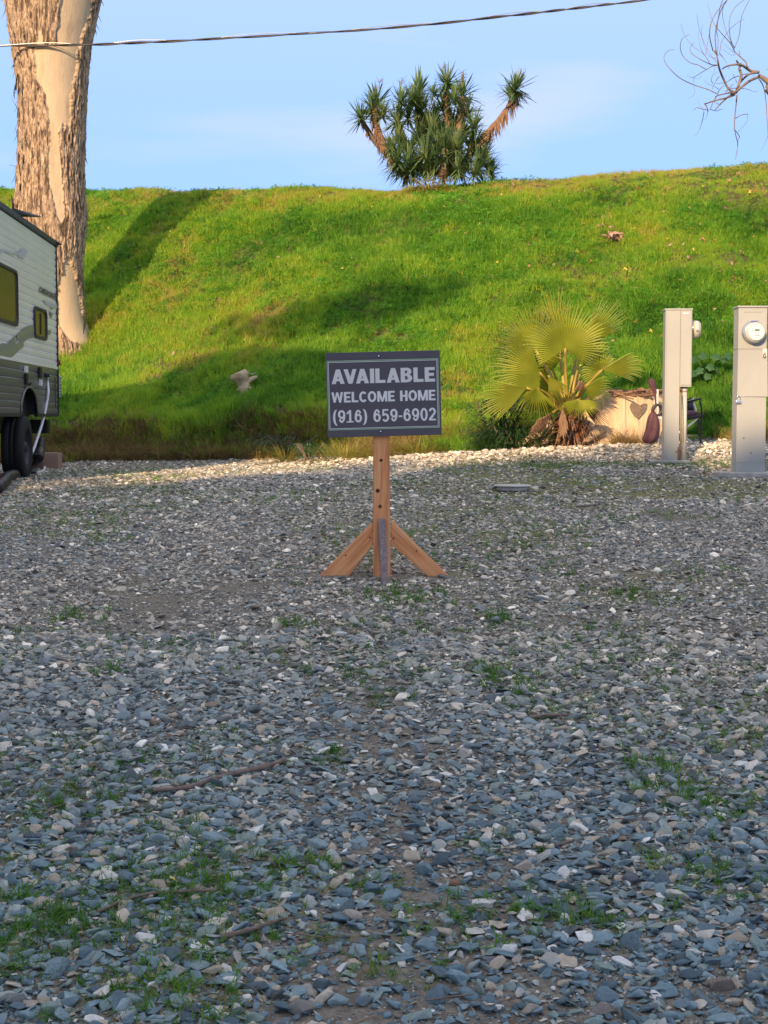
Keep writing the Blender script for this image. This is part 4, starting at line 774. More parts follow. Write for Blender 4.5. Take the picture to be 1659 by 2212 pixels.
def lettering(name, text, x0, x1, y0, hgt, w, mat, parent, yoff, gap=.08, depth=.0012, skew=0):
    widths = []; tot = 0
    for q_, ch in enumerate(text): g_, a = glyph(ch, w); a -= .13 if text[q_:q_ + 2] in ('AV', 'VA') else 0; widths.append(a); tot += a + gap
    tot -= gap; sx = (x1 - x0) / tot; V = []; Fc = []; cur = 0; lay = 0
    for ch, a in zip(text, widths):
        for k, q in glyph(ch, w)[0]:
            lay += 1; yy = yoff - depth - .00004 * (lay % 5); f = lambda p: (x0 + (cur + p[0]) * sx + skew * p[1], y0 + p[1] * hgt)
            if k == 'q':
                if len({tuple(p) for p in q}) < 3: continue
                ar = sum(q[i][0] * q[(i + 1) % len(q)][1] - q[(i + 1) % len(q)][0] * q[i][1] for i in range(len(q)))
                if ar < 0: q = q[::-1]
                b = len(V); m_ = len(q); V += [(f(p)[0], yy, f(p)[1]) for p in q] + [(f(p)[0], yoff, f(p)[1]) for p in q]; Fc.append(tuple(range(b, b + m_)))
                for i in range(m_): Fc.append((b + i, b + m_ + i, b + m_ + (i + 1) % m_, b + (i + 1) % m_))
            else:
                for i in range(len(q) - 1):
                    o1, i1, o2, i2 = q[i][0], q[i][1], q[i + 1][0], q[i + 1][1]; b = len(V); V += [(f(p)[0], yy, f(p)[1]) for p in (o1, i1, i2, o2)] + [(f(p)[0], yoff, f(p)[1]) for p in (o1, i1, i2, o2)]
                    Fc.append((b, b + 1, b + 2, b + 3)); Fc += [(b, b + 4, b + 7, b + 3), (b + 1, b + 5, b + 6, b + 2)]
        cur += a + gap
    me = bpy.data.meshes.new(name); me.from_pydata(V, [], Fc); bm = bmesh.new(); bm.from_mesh(me)
    for fc in bm.faces:
        fc.normal_update()
        if abs(fc.normal.y) > .9 and fc.normal.y > 0: fc.normal_flip()
    bm.to_mesh(me); bm.free(); return link(name, me, mat, parent)
bx_ = lambda p: (p / 1579 - .5) * BW              # crop pixels across the board -> metres
bz_ = lambda p: (.5 - (p) / 1170) * BH
fy = -.0061
lettering('lettering', 'AVAILABLE', bx_(74), bx_(1505), bz_(432), .0775, .25, m_lite, bd, fy, .075)
lettering('lettering', 'WELCOME HOME', bx_(66), bx_(1505), bz_(690), .0560, .222, m_white, bd, fy, .085)
lettering('lettering', '(916) 659-6902', bx_(76), bx_(1505), bz_(968), .0665, .185, m_white, bd, fy, .085)
def frame_(x0, z0, x1, z1, t_, mat, name):
    V = []; Fc = []
    for (a, b, c, d) in ((x0, z0, x1, z0 + t_), (x0, z1 - t_, x1, z1), (x0, z0 + t_, x0 + t_, z1 - t_), (x1 - t_, z0 + t_, x1, z1 - t_)):
        k = len(V); V += [(a, fy - .0012, b), (c, fy - .0012, b), (c, fy - .0012, d), (a, fy - .0012, d), (a, fy, b), (c, fy, b), (c, fy, d), (a, fy, d)]; Fc += [(k, k + 1, k + 2, k + 3), (k, k + 4, k + 5, k + 1), (k + 3, k + 2, k + 6, k + 7), (k, k + 3, k + 7, k + 4), (k + 1, k + 5, k + 6, k + 2)]
    return pyd(name, V, Fc, mat, bd)
frame_(bx_(14), bz_(1070), bx_(1553), bz_(112), .0040, m_green, 'border_line'); frame_(bx_(32), bz_(1052), bx_(1535), bz_(130), .0028, m_white, 'border_line')
for zz in (.203, -.199): o = cyl('screw_washer', (-.022, fy + .001, zz), (-.022, fy - .0015, zz), .0085, .0085, m_black, bd, 16); cyl('screw_head', (-.022, fy - .0015, zz), (-.022, fy - .007, zz), .0062, .004, m_chrome, bd, 14)
for (u, v, r) in ((823, 994, .011), (816, 1060, .014), (821, 1094, .012)):
    p = sp(u, v, -.0012); o = cyl('knot', p, p - Vector((0, .0006, 0)), r * .8, r * .6, m_knot, sign, 12); 
for (u, v) in ((799, 1161), (747, 1200), (850, 1163), (900, 1190)): p = sp(u, v, .0175); cyl('knot', p, p - Vector((0, .002, 0)), .0045, .004, m_knot, sign, 10)

# ================================================================== electric pedestals
def pedestal_root(u, v, dep_, yaw, label): p = at(u, v, dep_); o = thing('meter_pedestal', label, 'pedestal', (p.x, dep_, gz(p.x, dep_))); o.rotation_euler = (0, 0, R(yaw)); return o
# right pedestal, seen from the front; local x across, y to the back
pr = pedestal_root(1621, 1030, 12.25, 0, 'beige meter pedestal numbered 6 with a round glass meter facing the camera'); k_ = 12.25 / FPX; H1 = (1030 - 667) * k_
W1 = .243; D1 = .17; zf = lambda v: (1030 - v) * k_
box('lower_cabinet', (0, D1 / 2, zf(858) / 2 + .01), (W1, D1, zf(858) - .02), m_ped, pr); box('upper_cabinet', (0, D1 / 2, (zf(756) + zf(667)) / 2), (W1 - .006, D1, zf(667) - zf(756)), m_ped, pr)
bm = bmesh.new()
for (x_, y_, z_) in ((-.121, -.004, zf(859)), (.131, -.012, zf(859)), (.131, D1, zf(859)), (-.121, D1, zf(859)), (-.119, -.003, zf(756.5)), (.123, -.004, zf(756.5)), (.123, D1, zf(756.5)), (-.119, D1, zf(756.5))): bm.verts.new((x_, y_, z_))
bm.verts.ensure_lookup_table()
for f in ((0, 1, 5, 4), (1, 2, 6, 5), (2, 3, 7, 6), (3, 0, 4, 7), (4, 5, 6, 7), (3, 2, 1, 0)): bm.faces.new([bm.verts[i] for i in f])
bmesh.ops.bevel(bm, geom=bm.edges[:], offset=.003, segments=2, affect='EDGES'); bmo('hinged_cover', bm, m_ped, pr)
box('rain_cap', (0, D1 / 2 - .004, H1 + .004), (W1 + .012, D1 + .016, .014), m_ped, pr); box('base_seam', (0, D1 / 2 - .003, zf(1000)), (W1 + .004, D1, .006), m_ped, pr); box('door_seam', (0, -.001, zf(756.3)), (W1, .006, .004), m_pedseam, pr, bev=0)
box('concrete_footing', (-.03, .05, .012), (.46, .38, .045), m_conc, pr, bev=.012)
mc = Vector((.004, 0, zf(721)))
cyl('meter_ring', mc + Vector((0, .002, 0)), mc + Vector((0, -.028, 0)), .098, .094, m_ring, pr, 40, .004); 
gl = cyl('meter_glass', mc + Vector((.004, -.0, -.002)), mc + Vector((.004, -.088, -.002)), .086, .080, m_glass, pr, 40, .012); cyl('dial_face', mc + Vector((.004, -.0885, -.002)), mc + Vector((.004, -.0905, -.002)), .066, .066, m_dial, gl, 36)
box('display', mc + Vector((.010, -.0915, .014)), (.040, .003, .016), m_lcd, gl, bev=0); box('name_plate', mc + Vector((.012, -.0913, -.030)), (.036, .003, .006), m_pedseam, gl, bev=0); box('warning_tag', mc + Vector((-.002, -.055, .092)), (.055, .02, .012), M('blue_tag', (.25, .28, .5), .5), pr)
pl = box('number_sticker', (.101, -.0065, zf(764)), (.034, .002, .062), M('sticker', (.72, .68, .6), .5), pr, bev=0); lettering('number', '6', .088, .113, zf(776.5), .048, .15, m_black, pl, -.0078, 0, .001)
box('padlock', (-.112, -.012, zf(870)), (.042, .02, .026), m_chrome, pr); tube('lock_shackle', [(-.125, -.010, zf(868)), (-.125, -.012, zf(860)), (-.112, -.014, zf(857)), (-.099, -.012, zf(860)), (-.099, -.010, zf(868))], .0035, m_chrome, pr)
box('embossed_panel', (0, -.002, zf(676)), (.15, .004, .012), m_ped, pr)
for (x_, v_) in ((-.06, 948), (.00, 980)): cyl('rust_spot', (x_, -.0002, zf(v_)), (x_, -.0012, zf(v_)), .007, .005, m_copper, pr, 8)
# left pedestal, seen from its side: tall channel, meter cabinet, conduit
pl_ = pedestal_root(1450, 1000, 13.15, -5, 'beige meter pedestal seen side on, meter glass poking out to the right'); k2 = 13.15 / FPX; z2 = lambda v: (1000 - v) * k2; u2 = lambda u: (u - 1453) * k2
box('channel', (u2(1453), .10, z2(672) / 2), ((1469 - 1437) * k2, .20, z2(672)), m_ped, pl_); box('channel_edge', (u2(1438.5), -.003, z2(674) / 2), (.010, .008, z2(674)), m_ped, pl_)
box('meter_cabinet', (u2(1481.5), .095, (z2(672) + z2(837)) / 2), ((1494 - 1469.6) * k2, .19, z2(672) - z2(837)), m_ped, pl_); box('rain_cap', ((u2(1436) + u2(1494)) / 2, .10, z2(671)), ((1495 - 1435) * k2, .216, .014), m_ped, pl_)
box('cabinet_plate', (u2(1481.5), -.003, z2(755)), ((1492 - 1471.5) * k2, .006, z2(678) - z2(834)), m_ped, pl_); box('name_plate', (u2(1480), -.0075, z2(680)), (.05, .003, .010), m_white, pl_, bev=0)
cyl('meter_ring', (u2(1494), .08, z2(713)), (u2(1497), .08, z2(713)), .090, .088, m_ring, pl_, 32, .003); cyl('meter_glass', (u2(1497), .08, z2(713)), (u2(1513), .08, z2(713)), .080, .074, m_glass, pl_, 32, .012)
box('meter_display', (u2(1505), .004, z2(717)), (.02, .012, .012), m_lcd, pl_, bev=.001)
cyl('conduit', (u2(1480.5), .07, -.02), (u2(1480.5), .07, z2(837)), .026, .026, m_pvc, pl_, 18); cyl('conduit_collar', (u2(1480.5), .07, z2(848)), (u2(1480.5), .07, z2(838)), .030, .030, m_pvc, pl_, 18, .003); cyl('thin_conduit', (u2(1472.5), .03, .0), (u2(1472.5), .03, z2(839)), .006, .006, m_pedseam, pl_, 8); cyl('cable_gland', (u2(1472.5), .03, z2(848)), (u2(1472.5), .03, z2(839)), .012, .010, m_copper, pl_, 12)
cyl('ground_rod', (u2(1467), -.03, -.02), (u2(1467), -.03, z2(966)), .006, .006, m_copper, pl_, 8); tube('ground_wire', [(u2(1474), .0, z2(850)), (u2(1476), -.005, z2(900)), (u2(1475), -.02, z2(950)), (u2(1469), -.03, z2(972))], .003, m_copper, pl_); box('rod_clamp', (u2(1467), -.03, z2(975)), (.05, .012, .008), m_copper, pl_)
box('footing', (u2(1448), .06, .006), (.36, .30, .03), m_conc, pl_, bev=.01)

# ================================================================== cut log with bark patches
LY = 15.15; lc = at(1330, 955, LY); log = thing('cut_log', 'broad pale sawn log face with dark bark patches behind the palm and pedestal', 'log', (lc.x, LY, gz(lc.x, LY))); kl = LY / FPX
NU, NV = 120, 40; V = []; Fc = []; lx0, lx1 = (1215 - 1330) * kl, (1440 - 1330) * kl; bark = []
for j in range(NV + 1):
    for i in range(NU + 1):
        a = i / NU; t_ = j / NV; x_ = lx0 + (lx1 - lx0) * a; top_ = .49 * min(1, (a / .28) ** .7) * (1 - .10 * max(0, (a - .93) / .07)) + .015 * mnoise.noise(Vector((a * 9, 0, 0)))
        z_ = top_ * min(1, t_ / .62) - .03; y_ = -.10 - .22 * math.sin(a * math.pi) ** .5 + (t_ < .62) * (.07 * (t_ / .62) - .10 * math.exp(-t_ * 6)) + .03 * mnoise.noise(Vector((a * 14, t_ * 1.4, 2))) + .012 * mnoise.noise(Vector((a * 50, t_ * 2, 5)))
        if t_ > .62: q = (t_ - .62) / .38; z_ = top_ - .03 + .02 * math.sin(q * 3) + .02 * mnoise.noise(Vector((a * 20, q * 6, 7))); y_ = y_ + .07 + q * .55
        V.append((x_, y_, z_)); bark.append(1.0 if t_ > .60 else 0.0)
for j in range(NV):
    for i in range(NU): b = j * (NU + 1) + i; Fc.append((b, b + 1, b + NU + 2, b + NU + 1))
m_log = M('sawn_wood', (.6, .45, .3), .85, 0, .2); _n = noi(m_log, 4, 7, .68, (2.4, 2.4, .45), dist=.3)
_lw = ramp(m_log, _n, [(.28, (.34, .22, .13)), (.45, (.56, .40, .25)), (.62, (.66, .50, .33)), (.8, (.72, .58, .41))]); _lb = ramp(m_log, noi(m_log, 30, 6, .7), [(.3, (.10, .06, .04)), (.7, (.34, .22, .14))])
L(m_log, mix(m_log, attr(m_log, 'bark').outputs['Fac'], _lw, _lb), BS(m_log).inputs['Base Color']); bump(m_log, _n, .5, .02)
lo = pyd('wood_block', V, Fc, m_log, log, True); a = lo.data.attributes.new('bark', 'FLOAT', 'POINT'); a.data.foreach_set('value', bark)
m_patch = wear('bark_patch', (.26, .19, .14), (.12, .085, .06), .95, 40, (.3, .7), None, .8)
def patch(px, name='bark_patch'):
    outl = [Vector((u_ - 1330, 0, 955 - v_)) * kl for u_, v_ in px]; c = sum(outl, Vector()) / len(outl); bm = bmesh.new(); f = bm.faces.new([bm.verts.new(p) for p in outl])
    def yat(x_, z_):
        best = min(range(0, int(NV * .62) * (NU + 1)), key=lambda q: (V[q][0] - x_) ** 2 + (V[q][2] - z_) ** 2); return V[best][1]
    r = bmesh.ops.extrude_face_region(bm, geom=[f]); ex = [v for v in r['geom'] if isinstance(v, bmesh.types.BMVert)]
    bmesh.ops.triangulate(bm, faces=bm.faces); exs = set(ex)
    for v in bm.verts: v.co.y = yat(v.co.x, v.co.z) + (.03 if v in exs else -.022)
    bmo(name, bm, m_patch, log)
cv8 = lambda a, b: (1344 + a * .1898, 768 + b * .1898)
patch([cv8(*p) for p in ((50, 560), (95, 555), (150, 590), (190, 565), (232, 570), (225, 620), (190, 670), (150, 710), (120, 738), (75, 700), (45, 650), (32, 600))])
V2 = []; F2 = []; rnd = random.Random(44)
for j in range(170):
    x_ = rnd.uniform(lx0 + .35, lx1 - .05); z_ = .46 + rnd.uniform(-.02, .05); y_ = rnd.uniform(-.30, .1); a = rnd.gauss(0, .35); ln = rnd.uniform(.04, .22); d = Vector((math.cos(a), rnd.gauss(0, .4), rnd.gauss(0, .12))).normalized(); tubegeo([Vector((x_, y_, z_)), Vector((x_, y_, z_)) + d * ln * .5 + Vector((0, 0, .01)), Vector((x_, y_, z_)) + d * ln], rnd.uniform(.003, .010), 5, V2, F2)
o = pyd('bark_debris', V2, F2, m_dead, log); o['kind'] = 'stuff'
# split root wood and dead palm litter left of the log
rt = at(1175, 955, 14.75); root_ = thing('root_wood', 'split pale root wood poking from the litter under the palm', 'root', (rt.x, 14.75, gz(rt.x, 14.75)))
for (px, r0) in ((((1118, 962), (1145, 948), (1172, 930), (1200, 915)), .055), (((1140, 968), (1170, 955), (1205, 945)), .04), (((1250, 958), (1275, 945), (1300, 925)), .045)):
    V2, F2 = tubegeo(smooth_path([at(a, b, 14.72) - root_.location for a, b in px], 5), lambda t_: r0 * (.5 + .8 * t_), 9, jit=.15); pyd('root', V2, F2, m_log, root_, True)

# ================================================================== camping chair behind the left pedestal
CY = 14.35; cc_ = at(1455, 968, CY); chair = thing('camping_chair', 'sagging maroon camping chair with pale legs half hidden behind the side on pedestal', 'chair', (cc_.x, CY, gz(cc_.x, CY)))
def cp8(a, b, d=0): return at(*cv8(a, b), CY + d) - chair.location
def ctube(name, px, r, mat, d=0): return tube(name, [cp8(a, b, d + e) for a, b, e in px], r, mat, chair, 8, 4)
ctube('leg', [(402, 385, 0), (404, 700, 0), (405, 1050, 0)], .012, m_pole); ctube('leg', [(368, 430, .05), (372, 600, .05)], .009, m_pole)
ctube('leg', [(805, 480, 0), (822, 560, 0), (842, 640, 0)], .010, m_pole); ctube('leg', [(745, 812, -.05), (800, 765, -.02), (868, 706, 0)], .010, m_pole); ctube('leg', [(868, 710, .0), (880, 860, 0), (905, 1055, 0)], .010, m_blacktube)
ctube('leg', [(880, 510, .25), (905, 640, .25), (888, 1000, .25)], .009, m_blacktube); ctube('leg', [(420, 700, 0), (600, 830, .1), (755, 960, .1), (800, 1010, .12)], .010, m_pole); ctube('leg', [(745, 812, .1), (600, 930, .2), (430, 1040, .2)], .010, m_pole)
def slab(name, pts, th, mat, sub=2, nz_=.02):
    bm = bmesh.new(); f = bm.faces.new([bm.verts.new(p) for p in pts]); r = bmesh.ops.extrude_face_region(bm, geom=[f]); bmesh.ops.translate(bm, vec=Vector(th), verts=[v for v in r['geom'] if isinstance(v, bmesh.types.BMVert)])
    bmesh.ops.recalc_face_normals(bm, faces=bm.faces); o = bmo(name, bm, mat, chair, True)
    if sub: m = o.modifiers.new('soft', 'SUBSURF'); m.levels = m.render_levels = sub
    return o
slab('armrest', [cp8(735, 520, -.02), cp8(905, 480, -.02), cp8(905, 500, -.02), cp8(735, 545, -.02)], (0, .07, 0), m_blacktube, 0); slab('armrest', [cp8(735, 495, .38), cp8(815, 475, .38), cp8(815, 488, .38), cp8(735, 512, .38)], (0, .06, 0), m_blacktube, 0)
slab('seat', [cp8(420, 655, 0), cp8(600, 700, 0), cp8(750, 662, 0), cp8(890, 625, 0), cp8(942, 655, 0), cp8(938, 690, 0), cp8(850, 712, 0), cp8(750, 735, 0), cp8(600, 760, 0), cp8(425, 695, 0)], (0, .42, .03), m_maroon, 1)
slab('seat_edge', [cp8(745, 700, -.03), cp8(880, 672, -.03), cp8(945, 668, -.03), cp8(935, 692, -.03), cp8(850, 715, -.03), cp8(745, 738, -.03)], (0, .03, 0), m_blacktube, 0)
slab('side_mesh', [cp8(742, 540, .35), cp8(830, 520, .35), cp8(840, 640, .35), cp8(742, 660, .35)], (0, .01, 0), m_blacktube, 0)
# the backrest fabric has slumped over the poles: an upper flap and a hanging bag
def bag(name, rows, mat, dep_):
    V = []; Fc = []; n = 32
    for z_i, (b, xl, xr, th) in enumerate(rows):
        for k in range(n):
            a = 6.283 * k / n; xm_ = (xl + xr) / 2; hw = (xr - xl) / 2; p = cp8(xm_ + hw * math.cos(a), b, dep_); fold = min(.022, th * .35) * math.sin(4 * a + z_i * .5) ; V.append(p + Vector((fold * .6, th * math.sin(a) + fold, 0)))
    for i in range(len(rows) - 1):
        for k in range(n): Fc.append((i * n + k, i * n + (k + 1) % n, (i + 1) * n + (k + 1) % n, (i + 1) * n + k))
    Fc.append(tuple(range(n))); Fc.append(tuple((len(rows) - 1) * n + k for k in range(n))[::-1]); o = pyd(name, V, Fc, mat, chair, True); m = o.modifiers.new('soft', 'SUBSURF'); m.levels = m.render_levels = 1; return o
bag('backrest', [(262, 320, 345, .01), (275, 300, 362, .03), (310, 295, 372, .04), (350, 315, 385, .04), (400, 340, 400, .03), (460, 362, 412, .02), (560, 375, 420, .015)], m_maroon, .02)
bag('hanging_fabric', [(640, 335, 375, .02), (680, 305, 395, .05), (730, 288, 412, .07), (790, 275, 420, .08), (850, 262, 420, .09), (900, 238, 412, .10), (945, 222, 402, .10), (980, 236, 382, .08), (1000, 265, 335, .04)], m_maroon, -.03)
tube('strap', [cp8(345, 640, 0), cp8(360, 590, 0), cp8(400, 562, 0), cp8(440, 580, 0), cp8(450, 630, 0), cp8(420, 670, 0), cp8(370, 690, 0)], .018, m_blacktube, chair); 

# ================================================================== travel trailer
YC = 15.2; KR = YC / 17.7; C0 = at(123, 850, YC); C0.z = 0; dn = Vector((.054, -1, 0)).normalized(); nn = Vector((1, .054, 0)).normalized(); rvg = gz(-3.35, 13.9); rv = thing('travel_trailer', 'white and grey corrugated travel trailer cut off by the left edge', 'trailer', (C0.x, C0.y, rvg))
def rvp(u, v):
    d = Vector(ray(u, v)); k = C0.dot(nn) / d.dot(nn); p = Vector((0, 0, CH)) + d * k; return ((p - C0).dot(dn), p.z)
def sd(s, z_, o=0): return C0 + dn * s + nn * o + Vector((0, 0, z_)) - rv.location
zbot = rvp(122, 896)[1]; zmid = rvp(123, 796)[1]; ztop = rvp(112, 529)[1]; LN = 3.8; WD = 2.4
zroof = lambda s: ztop
def siding(name, z0, z1, s0, s1, mat, pitch_=.068, dep_=.013, off=0, parent=rv):
    n = max(1, round((z1 - z0) / pitch_)); V = []; Fc = []; prof_ = []
    for i in range(n):
        for f_, o_ in ((0, .002), (.10, .007), (.22, .0085), (.50, .011), (.88, dep_ - .001)): prof_.append((z0 + (z1 - z0) * (i + f_) / n, o_))
    prof_.append((z1, 0))
    for zz, o_ in prof_:
        a = s0(zz) if callable(s0) else s0; b = s1(zz) if callable(s1) else s1; V += [sd(a, zz, off + o_), sd(b, zz, off + o_)]
    for i in range(len(prof_) - 1): Fc.append((2 * i, 2 * i + 1, 2 * i + 3, 2 * i + 2))
    return pyd(name, V, Fc, mat, parent, False)
def rbox(name, s0, s1, z0, z1, o0, o1, mat, parent=rv, bev=.004):
    bm = bmesh.new(); vs = [bm.verts.new(sd(a, c, b)) for a in (s0, s1) for b in (o0, o1) for c in (z0, z1)]
    for f in ((0, 1, 3, 2), (4, 6, 7, 5), (0, 4, 5, 1), (2, 3, 7, 6), (0, 2, 6, 4), (1, 5, 7, 3)): bm.faces.new([vs[i] for i in f])
    bmesh.ops.recalc_face_normals(bm, faces=bm.faces)
    if bev: bmesh.ops.bevel(bm, geom=bm.edges[:], offset=bev, segments=2, affect='EDGES')
    return bmo(name, bm, mat, parent)
siding('upper_siding', zmid, ztop, .02, LN, m_rvw)
sA0, zA0 = rvp(76, 893); sA1, _ = rvp(43, 893); zA1 = rvp(60, 838)[1]; sC = (sA0 + sA1) / 2 ; hwA = abs(sA1 - sA0) / 2 + .03
def arch(zz): t_ = min(1, max(0, (zz - zbot) / (zA1 - zbot))); return hwA * math.sqrt(max(0, 1 - t_ ** 2.2))
siding('lower_siding', zbot, zA1, .02, lambda zz: sC - arch(zz), m_rvg); siding('lower_siding', zbot, zA1, lambda zz: sC + arch(zz), LN, m_rvg); siding('lower_siding', zA1 + .001, zmid, .02, LN, m_rvg)
rbox('body_shell', .01, LN - .01, zbot + .02, ztop - .01, -WD, -.45, m_rvw); rbox('body_shell', .01, LN - .01, zA1 + .04, ztop - .01, -.44, -.015, m_rvw); rbox('rear_corner_trim', -.02, .03, zbot - .01, ztop + .02, -.05, .020, m_rvtrim); rbox('roof', -.03, LN, ztop, ztop + .055, -WD - .03, .03, m_rvtrim); rbox('belt_trim', .03, LN, zmid - .012, zmid + .014, .0, .020, m_rvw, bev=.002)
rbox('lower_edge_trim', .02, sC - hwA - .02, zbot - .02, zbot + .012, -.02, .018, m_rvtrim); rbox('lower_edge_trim', sC + hwA + .02, LN, zbot - .02, zbot + .012, -.02, .018, m_rvtrim)
V2, F2 = tubegeo([sd(sC + hwA * 1.02 * math.cos(a), zbot + (zA1 - zbot) * 1.03 * math.sin(a) ** .9, .018) for a in [R(t_) for t_ in range(0, 181, 10)]], .012, 7); pyd('wheel_arch_trim', V2, F2, m_rvg, rv, True)
rbox('chassis', .25, LN - .2, zbot - .16, zbot - .01, -1.9, -.35, m_black); rbox('bumper', -.14, .02, zbot - .19, zbot - .05, -WD + .1, -.10, m_black)
rbox('floor_box', .03, sC - hwA - .03, zbot, zA1 + .035, -.44, -.015, m_black); rbox('floor_box', sC + hwA + .03, LN - .02, zbot, zA1 + .035, -.44, -.015, m_black); rbox('wheel_well', sC - hwA - .06, sC + hwA + .06, zbot - .02, zA1 + .03, -.44, -.07, m_black)
wr = .345 * KR; wc_ = sd(sC, rvg + wr, -.04)
def wheel(s_, out):
    c_ = sd(s_, rvg + wr - .01, out); wh = bpy.data.objects.new('wheel', None); COL.objects.link(wh); wh.parent = rv; wh.location = c_; wh.scale = (KR, KR, KR); wh.empty_display_size = .1
    bm = bmesh.new(); ring = [(.19, -.10), (.20, -.115), (.27, -.12), (.325, -.11), (.343, -.085), (.345, -.03), (.338, -.028), (.338, -.018), (.345, -.016), (.345, .016), (.338, .018), (.338, .028), (.345, .03), (.343, .085), (.325, .11), (.27, .12), (.20, .115), (.19, .10)]; n = 48; vs = []
    for k in range(n):
        a = 6.283185 * k / n
        for r_, o_ in ring: vs.append(bm.verts.new(nn * (o_ - .12) + dn * r_ * math.cos(a) + Vector((0, 0, r_ * math.sin(a)))))
    m_ = len(ring)
    for k in range(n):
        for j in range(m_ - 1): bm.faces.new((vs[k * m_ + j], vs[k * m_ + j + 1], vs[((k + 1) % n) * m_ + j + 1], vs[((k + 1) % n) * m_ + j]))
    bmo('tyre', bm, m_tyre, wh, True); bm = bmesh.new()
    prof_ = [(.192, -.02), (.18, -.03), (.165, -.07), (.12, -.055), (.06, -.05), (.055, -.02), (.0, -.018)]; vs = []
    for k in range(n):
        a = 6.283185 * k / n
        for r_, o_ in prof_: vs.append(bm.verts.new(nn * o_ + dn * r_ * math.cos(a) + Vector((0, 0, r_ * math.sin(a)))))
    m_ = len(prof_)
    for k in range(n):
        for j in range(m_ - 1):
            try: bm.faces.new((vs[k * m_ + j], vs[k * m_ + j + 1], vs[((k + 1) % n) * m_ + j + 1], vs[((k + 1) % n) * m_ + j]))
            except ValueError: pass
    bmesh.ops.remove_doubles(bm, verts=bm.verts, dist=1e-4); bmo('rim', bm, m_rim, wh, True)
wheel(sC, .0); wheel(sC, -WD + .24)
# windows
def rwin(name, s0, s1, z0, z1, bars=0):
    r_ = .07; pts = []; W2 = abs(s1 - s0); sm_, zm_ = (s0 + s1) / 2, (z0 + z1) / 2; hw, hh2 = W2 / 2, (z1 - z0) / 2; rr_ = min(r_, hw * .5)
    for cx_, cz_, a0 in ((hw - rr_, hh2 - rr_, 0), (-hw + rr_, hh2 - rr_, 90), (-hw + rr_, -hh2 + rr_, 180), (hw - rr_, -hh2 + rr_, 270)):
        for k in range(6): a = R(a0 + 18 * k); pts.append((cx_ + rr_ * math.cos(a), cz_ + rr_ * math.sin(a)))
    n = len(pts); V = []; Fc = []; t_ = .028
    for (o_, sh) in ((.012, 0), (.030, .003), (.030, t_), (.016, t_ + .004)):
        for x_, z_ in pts: q = math.hypot(x_, z_); V.append(sd(sm_ + x_ * (1 - sh / hw), zm_ + z_ * (1 - sh / hh2), o_))
    for l_ in range(3):
        for k in range(n): Fc.append((l_ * n + k, l_ * n + (k + 1) % n, (l_ + 1) * n + (k + 1) % n, (l_ + 1) * n + k))
    wn_ = pyd(name, V, Fc, m_rvtrim, rv, False); V = [sd(sm_ + x_ * (1 - t_ / hw), zm_ + z_ * (1 - t_ / hh2), .0175) for x_, z_ in pts]; pyd('pane', V, [tuple(range(n))], m_win, wn_)
    if bars: rbox('sash', sm_ - .012, sm_ + .012, z0 + .05, z1 - .05, .016, .026, m_rvtrim, wn_, .001)
sW, zW1 = rvp(32, 590); _, zW0 = rvp(31, 706); rwin('window', sW, sW + 1.5, zW0, zW1 + .02)
s1w, z1w = rvp(69, 655); s0w, z0w = rvp(97, 737); rwin('window', s0w, s1w, z0w, rvp(69, 655)[1] - .02, 1)
# printed bands, name and emblem
def ribbon(px, hw, mat, o_=.0150, name='stripe'):
    P_ = [Vector((*rvp(a, b), 0)) for a, b in px]; P_ = smooth_path(P_, 5); V = []; Fc = []
    for i, p in enumerate(P_):
        d = (P_[min(i + 1, len(P_) - 1)] - P_[max(i - 1, 0)]).normalized(); q = Vector((-d.y, d.x, 0)) * hw; V += [sd(p.x + q.x, p.y + q.y, o_), sd(p.x - q.x, p.y - q.y, o_)]
    for i in range(len(P_) - 1): Fc.append((2 * i, 2 * i + 1, 2 * i + 3, 2 * i + 2))
    return pyd(name, V, Fc, mat, rv)
cb2 = lambda a, b: (a * .1736, (1300 + b * .3165) / 1.823); cb1 = lambda a, b: (a * .1611, (700 + b * .2938) / 1.823)
ribbon([(-30, 776), cb2(0, 243), cb2(70, 238), cb2(120, 190), cb2(170, 130)], .050, m_decal, .0172); ribbon([cb2(185, 105), cb2(240, 50), cb2(310, -5), cb2(400, -20)], .030, m_decal2, .0176); ribbon([cb2(225, 140), cb2(275, 85), cb2(330, 45), cb2(415, 30)], .045, m_decal, .0172)
ribbon([(-30, 790), cb2(0, 300), cb2(80, 308), cb2(150, 262), cb2(210, 205), cb2(270, 160)], .034, m_decal2, .0180); ribbon([cb2(550, 38), cb2(585, 32), cb2(612, 22)], .022, m_decal, .0180)
ribbon([(-20, 585), cb1(0, 985), cb1(120, 1005), cb1(230, 1010), cb1(290, 960)], .012, m_decal3, .0172); V2 = [sd(*rvp(*cb1(*p)), .0178) for p in ((215, 1060), (290, 1090), (350, 985), (270, 935))]; pyd('stripe', V2, [(0, 1, 2, 3)], m_decal3, rv)
sT0, zT0 = rvp(*cb1(740, 1645)); sT1, zT1 = rvp(*cb1(503, 1560)); zTt = rvp(*cb1(503, 1480))[1]
nm_e = bpy.data.objects.new('brand_name', None); COL.objects.link(nm_e); nm_e.parent = rv; nm_e.location = sd(sT1, 0, .018); nm_e.rotation_euler = (0, 0, math.atan2(-dn.y, -dn.x))
lettering('lettering', 'CHEROKEE', 0, abs(sT1 - sT0) - .02, zT1 + .02, (zTt - zT1) * .95, .20, m_rvtrim, nm_e, .0, .12, .001, .02)
zL = rvp(*cb1(560, 1690))[1]; V2 = [sd(*rvp(*cb1(*p)), .0178) for p in ((560, 1635), (740, 1700), (738, 1755), (590, 1700))]; pyd('stripe', V2, [(0, 1, 2, 3)], m_decal3, rv)
